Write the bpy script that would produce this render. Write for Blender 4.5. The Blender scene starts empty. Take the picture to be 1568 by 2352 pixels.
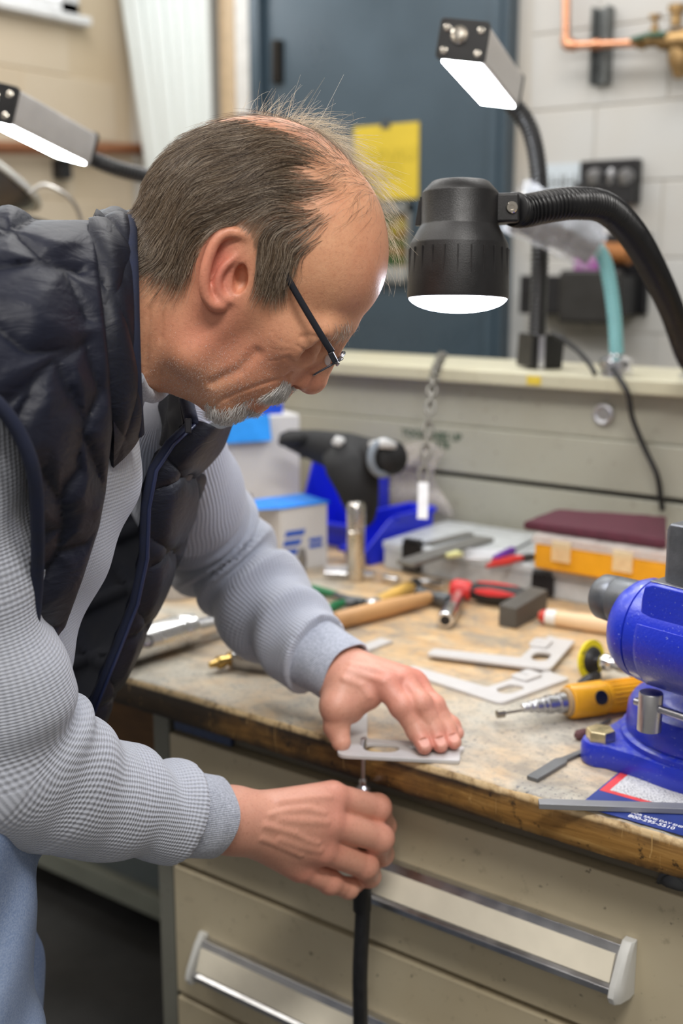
import bpy, bmesh, math, random
import numpy as np
from mathutils import Vector, Matrix, noise as mnoise

random.seed(7); np.random.seed(7)
SC = bpy.context.scene
COL = SC.collection

# ------------------------------------------------------------------ camera
FPX, HORIZON = 2700.0, 610.0            # focal length and horizon row for a 1568 x 2352 frame
_p = math.atan((1176 - HORIZON) / FPX); _cp, _sp = math.cos(_p), math.sin(_p)
_n = math.hypot(.804, .595); _a, _b = .804 / _n, .595 / _n
CAM = np.array([0, 0, 1.44])
RIGHT = np.array([_a, _b, 0.0]); FWD = np.array([-_b * _cp, _a * _cp, -_sp]); UP = np.cross(RIGHT, FWD)
cd = bpy.data.cameras.new('camera'); cam = bpy.data.objects.new('camera', cd); COL.objects.link(cam)
cam.matrix_world = Matrix(((RIGHT[0], UP[0], -FWD[0], CAM[0]), (RIGHT[1], UP[1], -FWD[1], CAM[1]),
                           (RIGHT[2], UP[2], -FWD[2], CAM[2]), (0, 0, 0, 1)))
cd.sensor_fit = 'HORIZONTAL'; cd.sensor_width = 24.0; cd.lens = FPX / 1568 * 24.0
cd.clip_start = 0.05
cd.dof.use_dof = True; cd.dof.focus_distance = 1.05; cd.dof.aperture_fstop = 3.5
SC.camera = cam
SC.view_settings.view_transform = 'Standard'; SC.view_settings.look = 'None'
SC.view_settings.gamma = 1.0; SC.view_settings.exposure = 0.0; SC.view_settings.use_curve_mapping = False

# ------------------------------------------------------------------ world and room lights
w = bpy.data.worlds.new('world'); SC.world = w; w.use_nodes = True
w.node_tree.nodes['Background'].inputs[0].default_value = (1.0, .95, .89, 1)
w.node_tree.nodes['Background'].inputs[1].default_value = .28

def area(name, loc, target, sx, sy, power, col):
    l = bpy.data.lights.new(name, 'AREA'); l.shape = 'RECTANGLE'; l.size = sx; l.size_y = sy
    l.energy = power; l.color = col
    o = bpy.data.objects.new(name, l); COL.objects.link(o); o.location = loc
    o.rotation_euler = (Vector(target) - Vector(loc)).to_track_quat('-Z', 'Y').to_euler()
    return o
area('unseen_ceiling_light', (.28, .05, 2.8), (-.35, .75, .9), 1.0, .28, 33, (1.0, .97, .93))
area('unseen_ceiling_light', (-1.3, .1, 2.95), (-1.1, .5, .9), 1.2, .3, 18, (1.0, .97, .93))
area('unseen_ceiling_light', (-1.6, 2.2, 2.95), (-1.6, 2.2, 0), 2.4, .5, 36, (1.0, .98, .95))
area('unseen_ceiling_light', (-2.6, .6, 2.95), (-2.6, .6, 0), 1.2, .5, 16, (1.0, .96, .90))
area('unseen_ceiling_light', (.9, -1.9, 2.8), (-.5, .9, .8), 1.6, .8, 12, (1.0, .96, .90))  # added fill lamp behind the camera, brightens face and drawer fronts

# ------------------------------------------------------------------ picking: a pixel of the frame to a point in the room
def ray(px, py): return RIGHT * ((px - 784) / FPX) + UP * ((1176 - py) / FPX) + FWD
def P(px, py, z): return CAM + ray(px, py) * z
def on(px, py, ax, v):
    d = ray(px, py); return CAM + d * ((v - CAM[ax]) / d[ax])
TOP = .90                                # worktop height
FRONT, PANEL, WALL, SIDE = 1.035, 1.96, 3.07, -3.2
def BT(px, py, dz=0.0): return on(px, py, 2, TOP + dz)
def BP(px, py, dy=0.0): return on(px, py, 1, PANEL + dy)
def BW(px, py, dy=0.0): return on(px, py, 1, WALL + dy)
def V(*a): return np.array(a, float)
def unit(v): v = np.asarray(v, float); return v / np.linalg.norm(v)
def frame(x, z=None):
    """columns: x along, y, z ; z is the wished up"""
    x = unit(x); z = V(0, 0, 1) if z is None else np.asarray(z, float)
    if abs(x @ unit(z)) > .99: z = V(0, 1, 0)
    y = unit(np.cross(z, x)); return np.stack([x, y, np.cross(x, y)], 1)

# ------------------------------------------------------------------ geometry builder
class G:
    def __init__(s): s.v = []; s.f = []; s.n = 0
    def add(s, v, f):
        v = np.asarray(v, float).reshape(-1, 3); b = s.n
        s.v.append(v); s.n += len(v); s.f += [tuple(int(i) + b for i in q) for q in f]; return s
    def box(s, c, size, rot=None):
        h = np.asarray(size, float) / 2
        v = np.array([[x, y, z] for x in (-1, 1) for y in (-1, 1) for z in (-1, 1)]) * h
        if rot is not None: v = v @ np.asarray(rot).T
        return s.add(v + np.asarray(c), [(0, 1, 3, 2), (4, 6, 7, 5), (0, 4, 5, 1), (2, 3, 7, 6), (0, 2, 6, 4), (1, 5, 7, 3)])
    def bx(s, x0, x1, y0, y1, z0, z1):
        return s.box(((x0 + x1) / 2, (y0 + y1) / 2, (z0 + z1) / 2), (abs(x1 - x0), abs(y1 - y0), abs(z1 - z0)))
    def hexa(s, v8):   # bottom 4 then top 4, both counter clockwise from above
        return s.add(v8, [(3, 2, 1, 0), (4, 5, 6, 7), (0, 1, 5, 4), (1, 2, 6, 5), (2, 3, 7, 6), (3, 0, 4, 7)])
    def loft(s, rings, closed=True, caps=True):
        m = len(rings[0]); v = np.concatenate([np.asarray(r, float) for r in rings]); f = []
        for i in range(len(rings) - 1):
            for j in range(m if closed else m - 1):
                k = (j + 1) % m; f.append((i * m + j, i * m + k, (i + 1) * m + k, (i + 1) * m + j))
        if caps and closed:
            f.append(tuple(range(m - 1, -1, -1))); f.append(tuple(range((len(rings) - 1) * m, len(rings) * m)))
        return s.add(v, f)
    def tube(s, pts, r, n=12, caps=True, flat=1.0, up=None):
        pts = np.asarray(pts, float); k = len(pts); r = np.broadcast_to(r, (k,))
        t = np.gradient(pts, axis=0); t /= np.linalg.norm(t, axis=1)[:, None] + 1e-12
        a = np.asarray(up, float) if up is not None else (V(0, 0, 1) if abs(t[0][2]) < .9 else V(1, 0, 0))
        rings = []; ang = np.linspace(0, 2 * np.pi, n, endpoint=False)
        nn = unit(a - t[0] * (a @ t[0]))
        for i in range(k):
            nn = unit(nn - t[i] * (nn @ t[i])); bb = np.cross(t[i], nn)
            rings.append(pts[i] + r[i] * (np.cos(ang)[:, None] * nn * flat + np.sin(ang)[:, None] * bb))
        return s.loft(rings, True, caps)
    def cyl(s, a, b, r, r2=None, n=20):
        a = np.asarray(a, float); b = np.asarray(b, float)
        return s.lathe([(0, r), (np.linalg.norm(b - a), r if r2 is None else r2)], a, b - a, n)
    def lathe(s, prof, o, d, n=28, x=None):
        d = unit(d); o = np.asarray(o, float)
        a = (V(1, 0, 0) if abs(d[0]) < .8 else V(0, 1, 0)) if x is None else np.asarray(x, float)
        a = unit(a - d * (a @ d)); b = np.cross(d, a); ang = np.linspace(0, 2 * np.pi, n, endpoint=False)
        return s.loft([o + d * t + max(r, 1e-5) * (np.cos(ang)[:, None] * a + np.sin(ang)[:, None] * b) for t, r in prof])
    def sph(s, c, r, n=16, m=10):
        r = np.broadcast_to(np.asarray(r, float), (3,)); c = np.asarray(c, float); rings = []
        ang = np.linspace(0, 2 * np.pi, n, endpoint=False)
        for i in range(m + 1):
            ph = -np.pi / 2 + np.pi * i / m; q = max(np.cos(ph), 1e-4)
            rings.append(c + np.stack([q * np.cos(ang) * r[0], q * np.sin(ang) * r[1], np.full(n, np.sin(ph) * r[2])], 1))
        return s.loft(rings)
    def torus(s, c, d, R, r, n=28, m=10):
        d = unit(d); a = unit(np.cross(d, V(.31, .77, .55))); b = np.cross(d, a); c = np.asarray(c, float); rings = []
        for i in range(n + 1):
            t = 2 * np.pi * i / n; e = np.cos(t) * a + np.sin(t) * b
            u = np.linspace(0, 2 * np.pi, m, endpoint=False)
            rings.append(c + e * R + r * (np.cos(u)[:, None] * e + np.sin(u)[:, None] * d))
        return s.loft(rings, True, False)
    def prism(s, poly, h, d=(0, 0, 1)):
        poly = np.asarray(poly, float); d = unit(d) * h
        return s.loft([poly, poly + d])
    def grid(s, pts):                     # (m, n, 3) open surface
        m, n = pts.shape[:2]
        return s.add(pts.reshape(-1, 3), [(i * n + j, i * n + j + 1, (i + 1) * n + j + 1, (i + 1) * n + j) for i in range(m - 1) for j in range(n - 1)])

def rect_loop(c, ux, uy, hx, hy, r=0.0, k=5):
    """rounded rectangle loop around c"""
    out = []
    for sx, sy, a0 in ((1, 1, 0), (-1, 1, 90), (-1, -1, 180), (1, -1, 270)):
        for i in range(k if r else 1):
            a = math.radians(a0 + (90 * i / (k - 1) if r else 0))
            q = (sx * (hx - r) + r * math.cos(a) * (1 if r else 0), sy * (hy - r) + r * math.sin(a) * (1 if r else 0))
            out.append(np.asarray(c) + np.asarray(ux) * q[0] + np.asarray(uy) * q[1])
    return np.array(out)

ROOTPOS = {}
def smooth_mesh(me, ang):
    me.polygons.foreach_set('use_smooth', np.ones(len(me.polygons), bool))
    if ang: me.set_sharp_from_angle(angle=ang)
def raw_mesh(name, v, f, off=(0, 0, 0)):
    me = bpy.data.meshes.new(name)
    me.from_pydata((np.asarray(v) - np.asarray(off)).tolist(), [], f); me.validate(); me.update(); return me
def fix_normals(me):
    b = bmesh.new(); b.from_mesh(me); bmesh.ops.recalc_face_normals(b, faces=b.faces); b.to_mesh(me); b.free()
def link(name, me, mat, parent=None, off=None):
    o = bpy.data.objects.new(name, me); COL.objects.link(o)
    if mat is not None and not len(me.materials): me.materials.append(mat)
    if parent is not None: o.parent = parent; ROOTPOS[o] = ROOTPOS[parent]
    else:
        ROOTPOS[o] = np.asarray(off if off is not None else (0, 0, 0), float); o.location = ROOTPOS[o]
    return o
def obj(name, g, mat, parent=None, bevel=0.0, ang=.6, base=None, seg=2):
    off = ROOTPOS[parent] if parent is not None else np.asarray(base if base is not None else (0, 0, 0), float)
    me = raw_mesh(name, np.concatenate(g.v), g.f, off); fix_normals(me); smooth_mesh(me, ang)
    o = link(name, me, mat, parent, off)
    if bevel:
        m = o.modifiers.new('bevel', 'BEVEL'); m.width = bevel; m.segments = seg; m.limit_method = 'ANGLE'; m.angle_limit = .7; m.harden_normals = True
    return o
def tag(o, label=None, cat=None, group=None, kind=None):
    if label: o['label'] = label
    if cat: o['category'] = cat
    if group: o['group'] = group
    if kind: o['kind'] = kind
    return o
def thing(name, label, cat, loc, group=None):
    o = bpy.data.objects.new(name, None); COL.objects.link(o); o.location = [float(x) for x in loc]
    o.empty_display_size = .03; ROOTPOS[o] = np.asarray(loc, float); return tag(o, label, cat, group)
def piece(name, me, parent, off, mat=None):        # one of many alike pieces sharing a mesh, placed at off (world)
    o = bpy.data.objects.new(name, me); COL.objects.link(o); o.parent = parent
    o.location = np.asarray(off) - ROOTPOS[parent]; ROOTPOS[o] = np.asarray(off); return o
def plate_mesh(name, loops, thick, org, ux, uy, bevel=0.0):
    """flat plate from closed 2-D loops (first the outline, then holes) given in metres on axes ux, uy from org"""
    cu = bpy.data.curves.new(name, 'CURVE'); cu.dimensions = '2D'; cu.fill_mode = 'BOTH'
    cu.extrude = thick / 2 - bevel; cu.bevel_depth = bevel; cu.bevel_resolution = 1
    for lp in loops:
        sp = cu.splines.new('POLY'); sp.points.add(len(lp) - 1); sp.use_cyclic_u = True
        for q, xy in zip(sp.points, lp): q.co = (xy[0], xy[1], 0, 1)
    return curve_to_mesh(name, cu, org, ux, uy)
def curve_to_mesh(name, cu, org, ux, uy):
    t = bpy.data.objects.new('tmp', cu); COL.objects.link(t)
    me = bpy.data.meshes.new_from_object(t.evaluated_get(bpy.context.evaluated_depsgraph_get()))
    bpy.data.objects.remove(t); bpy.data.curves.remove(cu); me.name = name
    ux = unit(ux); uy = unit(np.asarray(uy) - ux * (np.asarray(uy) @ ux)); uz = np.cross(ux, uy); o = np.asarray(org)
    me.transform(Matrix(((ux[0], uy[0], uz[0], o[0]), (ux[1], uy[1], uz[1], o[1]), (ux[2], uy[2], uz[2], o[2]), (0, 0, 0, 1))))
    me.materials.clear(); return me
def plate(name, loops, thick, org, ux, uy, mat, parent, bevel=0.0):
    me = plate_mesh(name, loops, thick, org, ux, uy, bevel); me.transform(Matrix.Translation(-Vector(ROOTPOS[parent])))
    smooth_mesh(me, .6); return link(name, me, mat, parent)
def text(name, s, size, org, ux, uy, mat, parent, depth=.0004, align='LEFT', bold=0.0):
    cu = bpy.data.curves.new(name, 'FONT'); cu.body = s; cu.size = size; cu.extrude = depth; cu.align_x = align; cu.offset = bold
    me = curve_to_mesh(name, cu, org, ux, uy); me.transform(Matrix.Translation(-Vector(ROOTPOS[parent])))
    return link(name, me, mat, parent)
def smoothpath(pts, n=60):
    """Catmull-Rom through the points"""
    p = np.asarray(pts, float); p = np.concatenate([[2 * p[0] - p[1]], p, [2 * p[-1] - p[-2]]]); out = []
    m = len(p) - 3; per = max(2, n // m)
    for i in range(m):
        a, b, c, d = p[i:i + 4]
        for t in np.linspace(0, 1, per, endpoint=(i == m - 1)):
            out.append(.5 * (2 * b + (c - a) * t + (2 * a - 5 * b + 4 * c - d) * t * t + (3 * b - a - 3 * c + d) * t ** 3))
    return np.array(out)
def resample(pts, step):
    pts = np.asarray(pts, float); l = np.r_[0, np.cumsum(np.linalg.norm(np.diff(pts, axis=0), axis=1))]
    t = np.linspace(0, l[-1], max(2, int(l[-1] / step)))
    return np.stack([np.interp(t, l, pts[:, i]) for i in range(3)], 1)

# ------------------------------------------------------------------ materials
MATS = {}
class N:
    """small helper around a node tree"""
    def __init__(s, name):
        m = bpy.data.materials.new(name); m.use_nodes = True; s.m = m; s.t = m.node_tree
        s.p = s.t.nodes['Principled BSDF']
    def new(s, typ, **kw):
        n = s.t.nodes.new(typ)
        for k, v in kw.items():
            if k.startswith('i_'):
                k = k[2:]; k = int(k) if k.isdigit() else k.replace('_', ' ')
                n.inputs[k].default_value = v
            else: setattr(n, k, v)
        return n
    def link(s, a, b): s.t.links.new(a, b)
    def coord(s, which='Object', scale=(1, 1, 1)):
        c = s.new('ShaderNodeTexCoord'); mp = s.new('ShaderNodeMapping'); mp.inputs['Scale'].default_value = scale
        s.link(c.outputs[which], mp.inputs[0]); return mp.outputs[0]
    def noise(s, vec, scale, detail=4, rough=.6, dist=0.0):
        n = s.new('ShaderNodeTexNoise'); n.inputs['Scale'].default_value = scale; n.inputs['Detail'].default_value = detail
        n.inputs['Roughness'].default_value = rough; n.inputs['Distortion'].default_value = dist
        s.link(vec, n.inputs['Vector']); return n.outputs['Fac']
    def ramp(s, fac, stops, interp='LINEAR'):
        r = s.new('ShaderNodeValToRGB'); r.color_ramp.interpolation = interp; e = r.color_ramp.elements
        while len(e) < len(stops): e.new(.5)
        for q, (pos, c) in zip(e, stops): q.position = pos; q.color = (*c, 1) if len(c) == 3 else c
        s.link(fac, r.inputs[0]); return r.outputs[0]
    def val(s, fac, a, b, x0=0.0, x1=1.0):
        r = s.new('ShaderNodeMapRange'); r.inputs[1].default_value = x0; r.inputs[2].default_value = x1
        r.inputs[3].default_value = a; r.inputs[4].default_value = b; s.link(fac, r.inputs[0]); return r.outputs[0]
    def mix(s, fac, a, b, mode='MIX'):
        m = s.new('ShaderNodeMix'); m.data_type = 'RGBA'; m.blend_type = mode
        for sock, v in ((m.inputs[0], fac), (m.inputs[6], a), (m.inputs[7], b)):
            if hasattr(v, 'links'): s.link(v, sock)
            elif isinstance(v, (int, float)): sock.default_value = v
            else: sock.default_value = (*v, 1) if len(v) == 3 else v
        return m.outputs[2]
    def math(s, op, a, b=0.0, c=0.0):
        m = s.new('ShaderNodeMath'); m.operation = op
        for i, v in enumerate((a, b, c)):
            if hasattr(v, 'links'): s.link(v, m.inputs[i])
            else: m.inputs[i].default_value = v
        return m.outputs[0]
    def bump(s, h, strength=.3, dist=.002):
        b = s.new('ShaderNodeBump'); b.inputs['Strength'].default_value = strength; b.inputs['Distance'].default_value = dist
        s.link(h, b.inputs['Height']); s.link(b.outputs[0], s.p.inputs['Normal']); return b
    def attr(s, name):
        a = s.new('ShaderNodeAttribute'); a.attribute_name = name; return a.outputs['Fac']
    def set(s, **kw):
        for k, v in kw.items():
            i = s.p.inputs[k.replace('_', ' ')]
            if hasattr(v, 'links'): s.link(v, i)
            elif isinstance(v, tuple) and len(v) == 3 and i.type == 'RGBA': i.default_value = (*v, 1)
            else: i.default_value = v
        return s
def lin(r, g, b):                         # 0-255 colour to scene linear
    return tuple((c / 255 / 12.92) if c / 255 < .04045 else ((c / 255 + .055) / 1.055) ** 2.4 for c in (r, g, b))
def mat(name, col, rough=.5, metal=0.0, var=.12, scale=30.0, bump=0.0, bscale=200.0, **kw):
    if name in MATS: return MATS[name]
    n = N(name); v = n.coord()
    f = n.noise(v, scale)
    c = n.mix(n.val(f, 0, 1, .3, .7), tuple(x * (1 - var) for x in col), tuple(min(1, x * (1 + var)) for x in col))
    n.set(Base_Color=c, Metallic=metal, Roughness=n.val(f, max(rough - .08, .02), min(rough + .08, 1), .3, .7))
    if bump: n.bump(n.noise(v, bscale, 3), bump, .001)
    n.set(**kw); MATS[name] = n.m; return n.m
def emit(name, col, strength):
    if name in MATS: return MATS[name]
    n = N(name); n.set(Base_Color=(.8, .8, .8), Emission_Color=col, Emission_Strength=strength); MATS[name] = n.m; return n.m
def glassy(name, col, alpha, rough=.15):
    if name in MATS: return MATS[name]
    n = N(name); v = n.coord(); n.set(Base_Color=col, Roughness=rough, Alpha=n.val(n.noise(v, 25), max(alpha - .12, 0), min(1, alpha + .12), .3, .7)); n.bump(n.noise(v, 60), .25, .002)
    MATS[name] = n.m; return n.m
CHROME = mat('chrome', (.78, .78, .80), .14, 1.0, .05)
STEEL = mat('brushed_steel', (.55, .55, .56), .34, 1.0, .1)
DARKSTEEL = mat('dark_steel', (.10, .105, .11), .42, .6, .2, bump=.2)
BRASS = mat('brass', (.62, .42, .14), .3, 1.0, .2)
BLACKPL = mat('black_plastic', (.008, .008, .010), .45, 0, .2, bump=.08)
BLACKRUB = mat('black_rubber', (.010, .010, .011), .55, 0, .2, bump=.1)
WHITEPL = mat('white_plastic', (.72, .72, .70), .4, 0, .05)
SCREWM = mat('bright_screw', (.75, .70, .62), .25, 1.0, .1)
# ------------------------------------------------------------------ room shell
def wallpaint(name, col, stain):
    n = N(name); v = n.coord()
    f = n.noise(v, 1.3, 3); f2 = n.noise(v, 160, 3)
    c = n.mix(n.val(f, 0, 1, .38, .72), col, stain)
    n.set(Base_Color=c, Roughness=.62); n.bump(f2, .25, .002); return n.m
W_RIGHT = wallpaint('painted_block_white', lin(191, 192, 191), lin(186, 178, 166))
W_LEFT = wallpaint('painted_block_cream', lin(208, 194, 172), lin(200, 182, 154))
n = N('floor_concrete'); v = n.coord()
n.set(Base_Color=n.ramp(n.noise(v, 6, 6), [(.3, (.035, .037, .040)), (.7, (.075, .078, .082))]), Roughness=.5); n.bump(n.noise(v, 80), .2)
tag(obj('floor', G().bx(-3.3, 1.2, -.6, 3.3, -.08, 0), n.m), kind='structure')
def block_mesh(w, h, d, c):
    g = G(); e = .003; r = []
    for k, y in ((0, 0.0), (.0015, -d + e * .6), (e, -d)):
        r.append([(k, y, k), (w - k, y, k), (w - k, y, h - k), (k, y, h - k)])
    g.loft(r); me = raw_mesh('block', np.concatenate(g.v), g.f); fix_normals(me); me.materials.append(c); return me
wb = tag(obj('wall_back', G().bx(-3.3, .7, WALL + .004, WALL + .12, 0, 2.95), W_RIGHT), kind='structure')
ROOTPOS[wb] = V(0, 0, 0)
BLK = block_mesh(.3965, .1965, .004, W_RIGHT); HALF = block_mesh(.1965, .1965, .004, W_RIGHT)
for r in range(5, 14):
    z = .06 + r * .2; x = -1.62 + (0 if r % 2 else .2)
    if r % 2 == 0: piece('block', HALF, wb, (-1.62, WALL + .004, z))
    while x < -.25: piece('block', BLK, wb, (x, WALL + .004, z)); x += .4
wl = obj('wall_left', G().bx(SIDE - .12, SIDE - .004, .3, 1.95, 0, 2.95).bx(SIDE - .12, SIDE - .004, 2.82, WALL + .05, 0, 2.95).bx(SIDE - .12, SIDE - .004, 1.95, 2.82, 0, 2.285), W_LEFT)
tag(wl, kind='structure')
BL2 = block_mesh(.3965, .1965, .004, W_LEFT)
BL2.transform(Matrix.Rotation(math.radians(90), 4, 'Z'))
for r in range(7, 11):
    z = .062 + r * .2; y = 1.0 + (0 if r % 2 else .2)
    while y < 2.75: piece('block', BL2, wl, (SIDE - .004, y, z)); y += .4
# window high in the left wall, daylight behind it
win = tag(obj('window_1', G().bx(SIDE - .10, SIDE + .012, 1.93, 2.84, 2.25, 2.295).bx(SIDE - .10, SIDE + .012, 1.93, 1.97, 2.25, 2.95).bx(SIDE - .10, SIDE + .012, 2.76, 2.84, 2.25, 2.95), mat('window_frame_white', (.78, .79, .80), .45), bevel=.004), kind='structure')
obj('window_sill', G().bx(SIDE - .02, SIDE + .05, 1.9, 2.86, 2.222, 2.25), MATS['window_frame_white'], win, bevel=.006)
obj('pane', G().bx(SIDE - .065, SIDE - .06, 1.96, 2.80, 2.285, 2.95), emit('daylight_pane', (.86, .94, 1.0, 1), 4.5), win)
# back door
DOORM = mat('door_blue_grey', lin(62, 78, 90), .33, .0, .10, 3.0, bump=.06, bscale=300)
x0, x1 = -2.60, -1.665
d = tag(obj('door_1', G().bx(x0 + .055, x1 - .055, WALL - .035, WALL + .01, .02, 2.55), DOORM, bevel=.003), kind='structure')
g = G()
for a, b in ((x0, x0 + .05), (x1 - .05, x1)):
    g.bx(a, b, WALL - .055, WALL + .02, 0, 2.62); 
g.bx(x0 + .02, x0 + .05, WALL - .065, WALL - .05, 0, 2.6).bx(x1 - .05, x1 - .02, WALL - .065, WALL - .05, 0, 2.6).bx(x0, x1, WALL - .055, WALL + .02, 2.56, 2.62)
obj('door_frame', g, DOORM, d, bevel=.003)
h0 = BW(632, 92, -.05); h1 = BW(632, 190, -.05)
obj('hinge', G().cyl(h0, h1, .012, n=12).bx(h0[0] - .02, h0[0] + .02, WALL - .046, WALL - .03, h1[2], h0[2]), mat('hinge_bronze', (.03, .026, .022), .4, .7), d, bevel=.001)
# trims between the drape and the door
tag(obj('trim_1', G().bx(-2.68, -2.605, WALL - .03, WALL + .012, 0, 2.95), mat('trim_white', lin(214, 212, 208), .5), bevel=.004), kind='structure')
tag(obj('trim_2', G().bx(-2.76, -2.69, WALL - .02, WALL + .012, 0, 2.95), mat('trim_tan', lin(196, 172, 140), .5), bevel=.004), kind='structure')
# white vinyl strip drape in the corner
n = N('white_vinyl'); n.set(Base_Color=lin(218, 224, 222), Roughness=.35, Subsurface_Weight=.0); VINYL = n.m
t = thing('strip_curtain', 'white ribbed vinyl strip curtain hanging in the wall corner left of the blue door', 'curtain', (-2.95, WALL - .06, .9))
for i in range(8):
    u0 = -3.18 + i * .052; g = G(); pts = np.zeros((24, 9, 3))
    for a in range(24):
        z = .9 + a / 23 * 1.95
        lean = max(0, 2.35 - z) * max(0, (.28 - i * .04)) * .6
        for b in range(9):
            s_ = b / 8; pts[a, b] = (u0 + lean + s_ * .055, WALL - .05 - .022 * math.sin(s_ * math.pi) - .004 * (i % 2), z)
    m = g.grid(pts); o = obj('strip', m, VINYL, t, ang=0)
    s2 = o.modifiers.new('thick', 'SOLIDIFY'); s2.thickness = .002
# posters on the door
t = thing('yellow_notice', 'yellow paper notice taped to the blue door behind his hair', 'sign', BW(890, 455, -.04))
YEL = mat('notice_yellow', lin(206, 180, 50), .6, 0, .06, 8)
a = BW(812, 292, -.038); b = BW(960, 455, -.038)
obj('sheet', G().bx(a[0] - .0, b[0], WALL - .0385, WALL - .0365, b[2], a[2]), YEL, t)
obj('tape', G().bx((a[0] + b[0]) / 2 - .016, (a[0] + b[0]) / 2 + .016, WALL - .0405, WALL - .0385, a[2] - .012, a[2] + .012), mat('tape_dark', (.05, .06, .07), .5), t)
INK = mat('print_ink', (.06, .055, .05), .7)
INKY = mat('print_faded', lin(176, 156, 40), .7)
xm = BW(880, 360, -.04)[0]
for s_, py, sz, mm in (('NNAU', 372, .058, INKY), ('NESS', 408, .058, INKY)):
    q = BW(868, py, -.0392); text('lettering', s_, sz, (xm - .055, q[1], q[2]), (1, 0, 0), (0, 0, 1), mm, t)
t = thing('framed_picture', 'small framed green and yellow picture on the door under the yellow notice', 'picture', BW(910, 650, -.04))
a = BW(860, 468, -.04); b = BW(945, 650, -.04)
g = G()
for q in ((a[0], b[0], a[2] - .03, a[2]), (a[0], b[0], b[2], b[2] + .018), (a[0], a[0] + .014, b[2], a[2]), (b[0] - .014, b[0], b[2], a[2])):
    g.bx(q[0], q[1], WALL - .052, WALL - .036, q[2], q[3])
obj('frame', g, mat('frame_grey', lin(120, 122, 120), .4), t, bevel=.002)
n = N('picture_print'); v = n.coord('Object', (3, 3, 14))
n.set(Base_Color=n.ramp(n.noise(v, 1.6, 3, .5, .8), [(.3, lin(30, 60, 30)), (.45, lin(48, 84, 40)), (.55, lin(120, 84, 40)), (.68, lin(150, 150, 40))]), Roughness=.4)
obj('print', G().bx(a[0] + .01, b[0] - .01, WALL - .042, WALL - .037, b[2] + .05, a[2] - .03), n.m, t)
obj('caption_strip', G().bx(a[0] + .01, b[0] - .01, WALL - .043, WALL - .037, b[2] + .015, b[2] + .05), mat('caption_grey', lin(150, 150, 146), .6), t)
# copper piping on the white wall
COP = mat('copper', (.72, .36, .22), .32, 1.0, .15)
t = thing('copper_pipe', 'copper pipe with an elbow running along the white wall to a brass valve', 'pipe', BW(1300, 104, -.06))
pts = [BW(1301, -120, -.06), BW(1300, 60, -.06), BW(1300, 95, -.06), BW(1310, 104, -.06), BW(1340, 104, -.06), BW(1462, 99, -.06)]
obj('pipe', G().tube(smoothpath(pts, 60), .011, 14), COP, t)
obj('elbow', G().tube(smoothpath([BW(1300, 84, -.06), BW(1301, 99, -.06), BW(1306, 104, -.06), BW(1322, 104, -.06)], 20), .015, 14), COP, t)
obj('coupling', G().cyl(BW(1362, 103, -.06), BW(1376, 102, -.06), .0145), COP, t)
st = thing('strut_channel', 'short upright steel strut channel fixed to the white wall', 'bracket', BW(1388, 195, 0))
a = BW(1373, 22, 0); b = BW(1404, 195, 0); g = G()
g.bx(a[0], b[0], WALL - .012, WALL + .006, b[2], a[2]).bx(a[0], a[0] + .006, WALL - .042, WALL - .01, b[2], a[2]).bx(b[0] - .006, b[0], WALL - .042, WALL - .01, b[2], a[2])
obj('channel', g, mat('galvanised', (.16, .17, .17), .45, .8), st, bevel=.001)
vt = thing('brass_valve', 'brass valve with a green handle on the copper pipe', 'valve', BW(1545, 100, -.06))
q0, q1 = BW(1462, 99, -.06), BW(1640, 92, -.06)
L = np.linalg.norm(q1 - q0)
obj('body', G().lathe([(0, .014), (.02, .018), (.024, .012), (.06, .012), (.062, .02), (.085, .02), (.087, .03), (.13, .034), (.17, .03), (L, .02)], q0, q1 - q0, 16), mat('aged_brass', (.34, .22, .10), .42, .9, .3), vt)
c = BW(1502, 92, -.06); up = V(0, 0, 1)
obj('stem', G().lathe([(0, .011), (.03, .011), (.032, .007), (.05, .007), (.052, .016), (.06, .016)], c, up, 12), MATS['aged_brass'], vt)
obj('green_handle', G().tube([BW(1448, 92, -.085), BW(1490, 80, -.085), BW(1530, 78, -.085)], .007, 8), mat('valve_green', (.02, .09, .05), .45), vt)
c = BW(1552, 60, -.06)
obj('stem', G().lathe([(0, .015), (.03, .013), (.032, .022), (.05, .022)], c, up, 12), MATS['aged_brass'], vt)
c = BW(1560, 108, -.06)
obj('hose_barb', G().lathe([(0, .026), (.03, .03), (.05, .022), (.075, .014)], c, (0.1, -.1, -1), 14), MATS['aged_brass'], vt)
# papers and holders on the white wall
t = thing('note_sheet', 'pale note sheet with dark handwriting on the white wall behind the lamp neck', 'paper', BW(1295, 500, -.006))
a = BW(1248, 378, -.004); b = BW(1340, 500, -.004)
obj('sheet', G().bx(a[0], b[0], WALL - .005, WALL - .003, b[2], a[2]), mat('sheet_pale', lin(196, 206, 214), .6, 0, .03), t)
q = BW(1262, 436, -.0055); text('handwriting', 'HH-', .055, q, (1, 0, 0), (0, 0, 1), INK, t)
hold = thing('wall_tool_holder', 'black wall holder with silver tool heads at its top on the white wall', 'holder', BW(1405, 470, -.03))
a = BW(1342, 372, 0); b = BW(1470, 470, 0)
obj('plate', G().bx(a[0], b[0], WALL - .03, WALL + .01, b[2], a[2]), BLACKPL, hold, bevel=.004)
obj('shelf_lip', G().bx(a[0], b[0], WALL - .06, WALL - .03, b[2], b[2] + .06), BLACKPL, hold, bevel=.004)
for px, rr in ((1366, 1.25), (1404, .8), (1438, 1.25)):
    q = BW(px, 405, -.05); obj('silver_head', G().lathe([(-.022, .013 * rr), (0, .018 * rr), (.008, .018 * rr), (.020, .008)], q, (0, 0, 1), 12), mat('dull_steel', (.30, .30, .31), .45, .9), hold)
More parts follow.
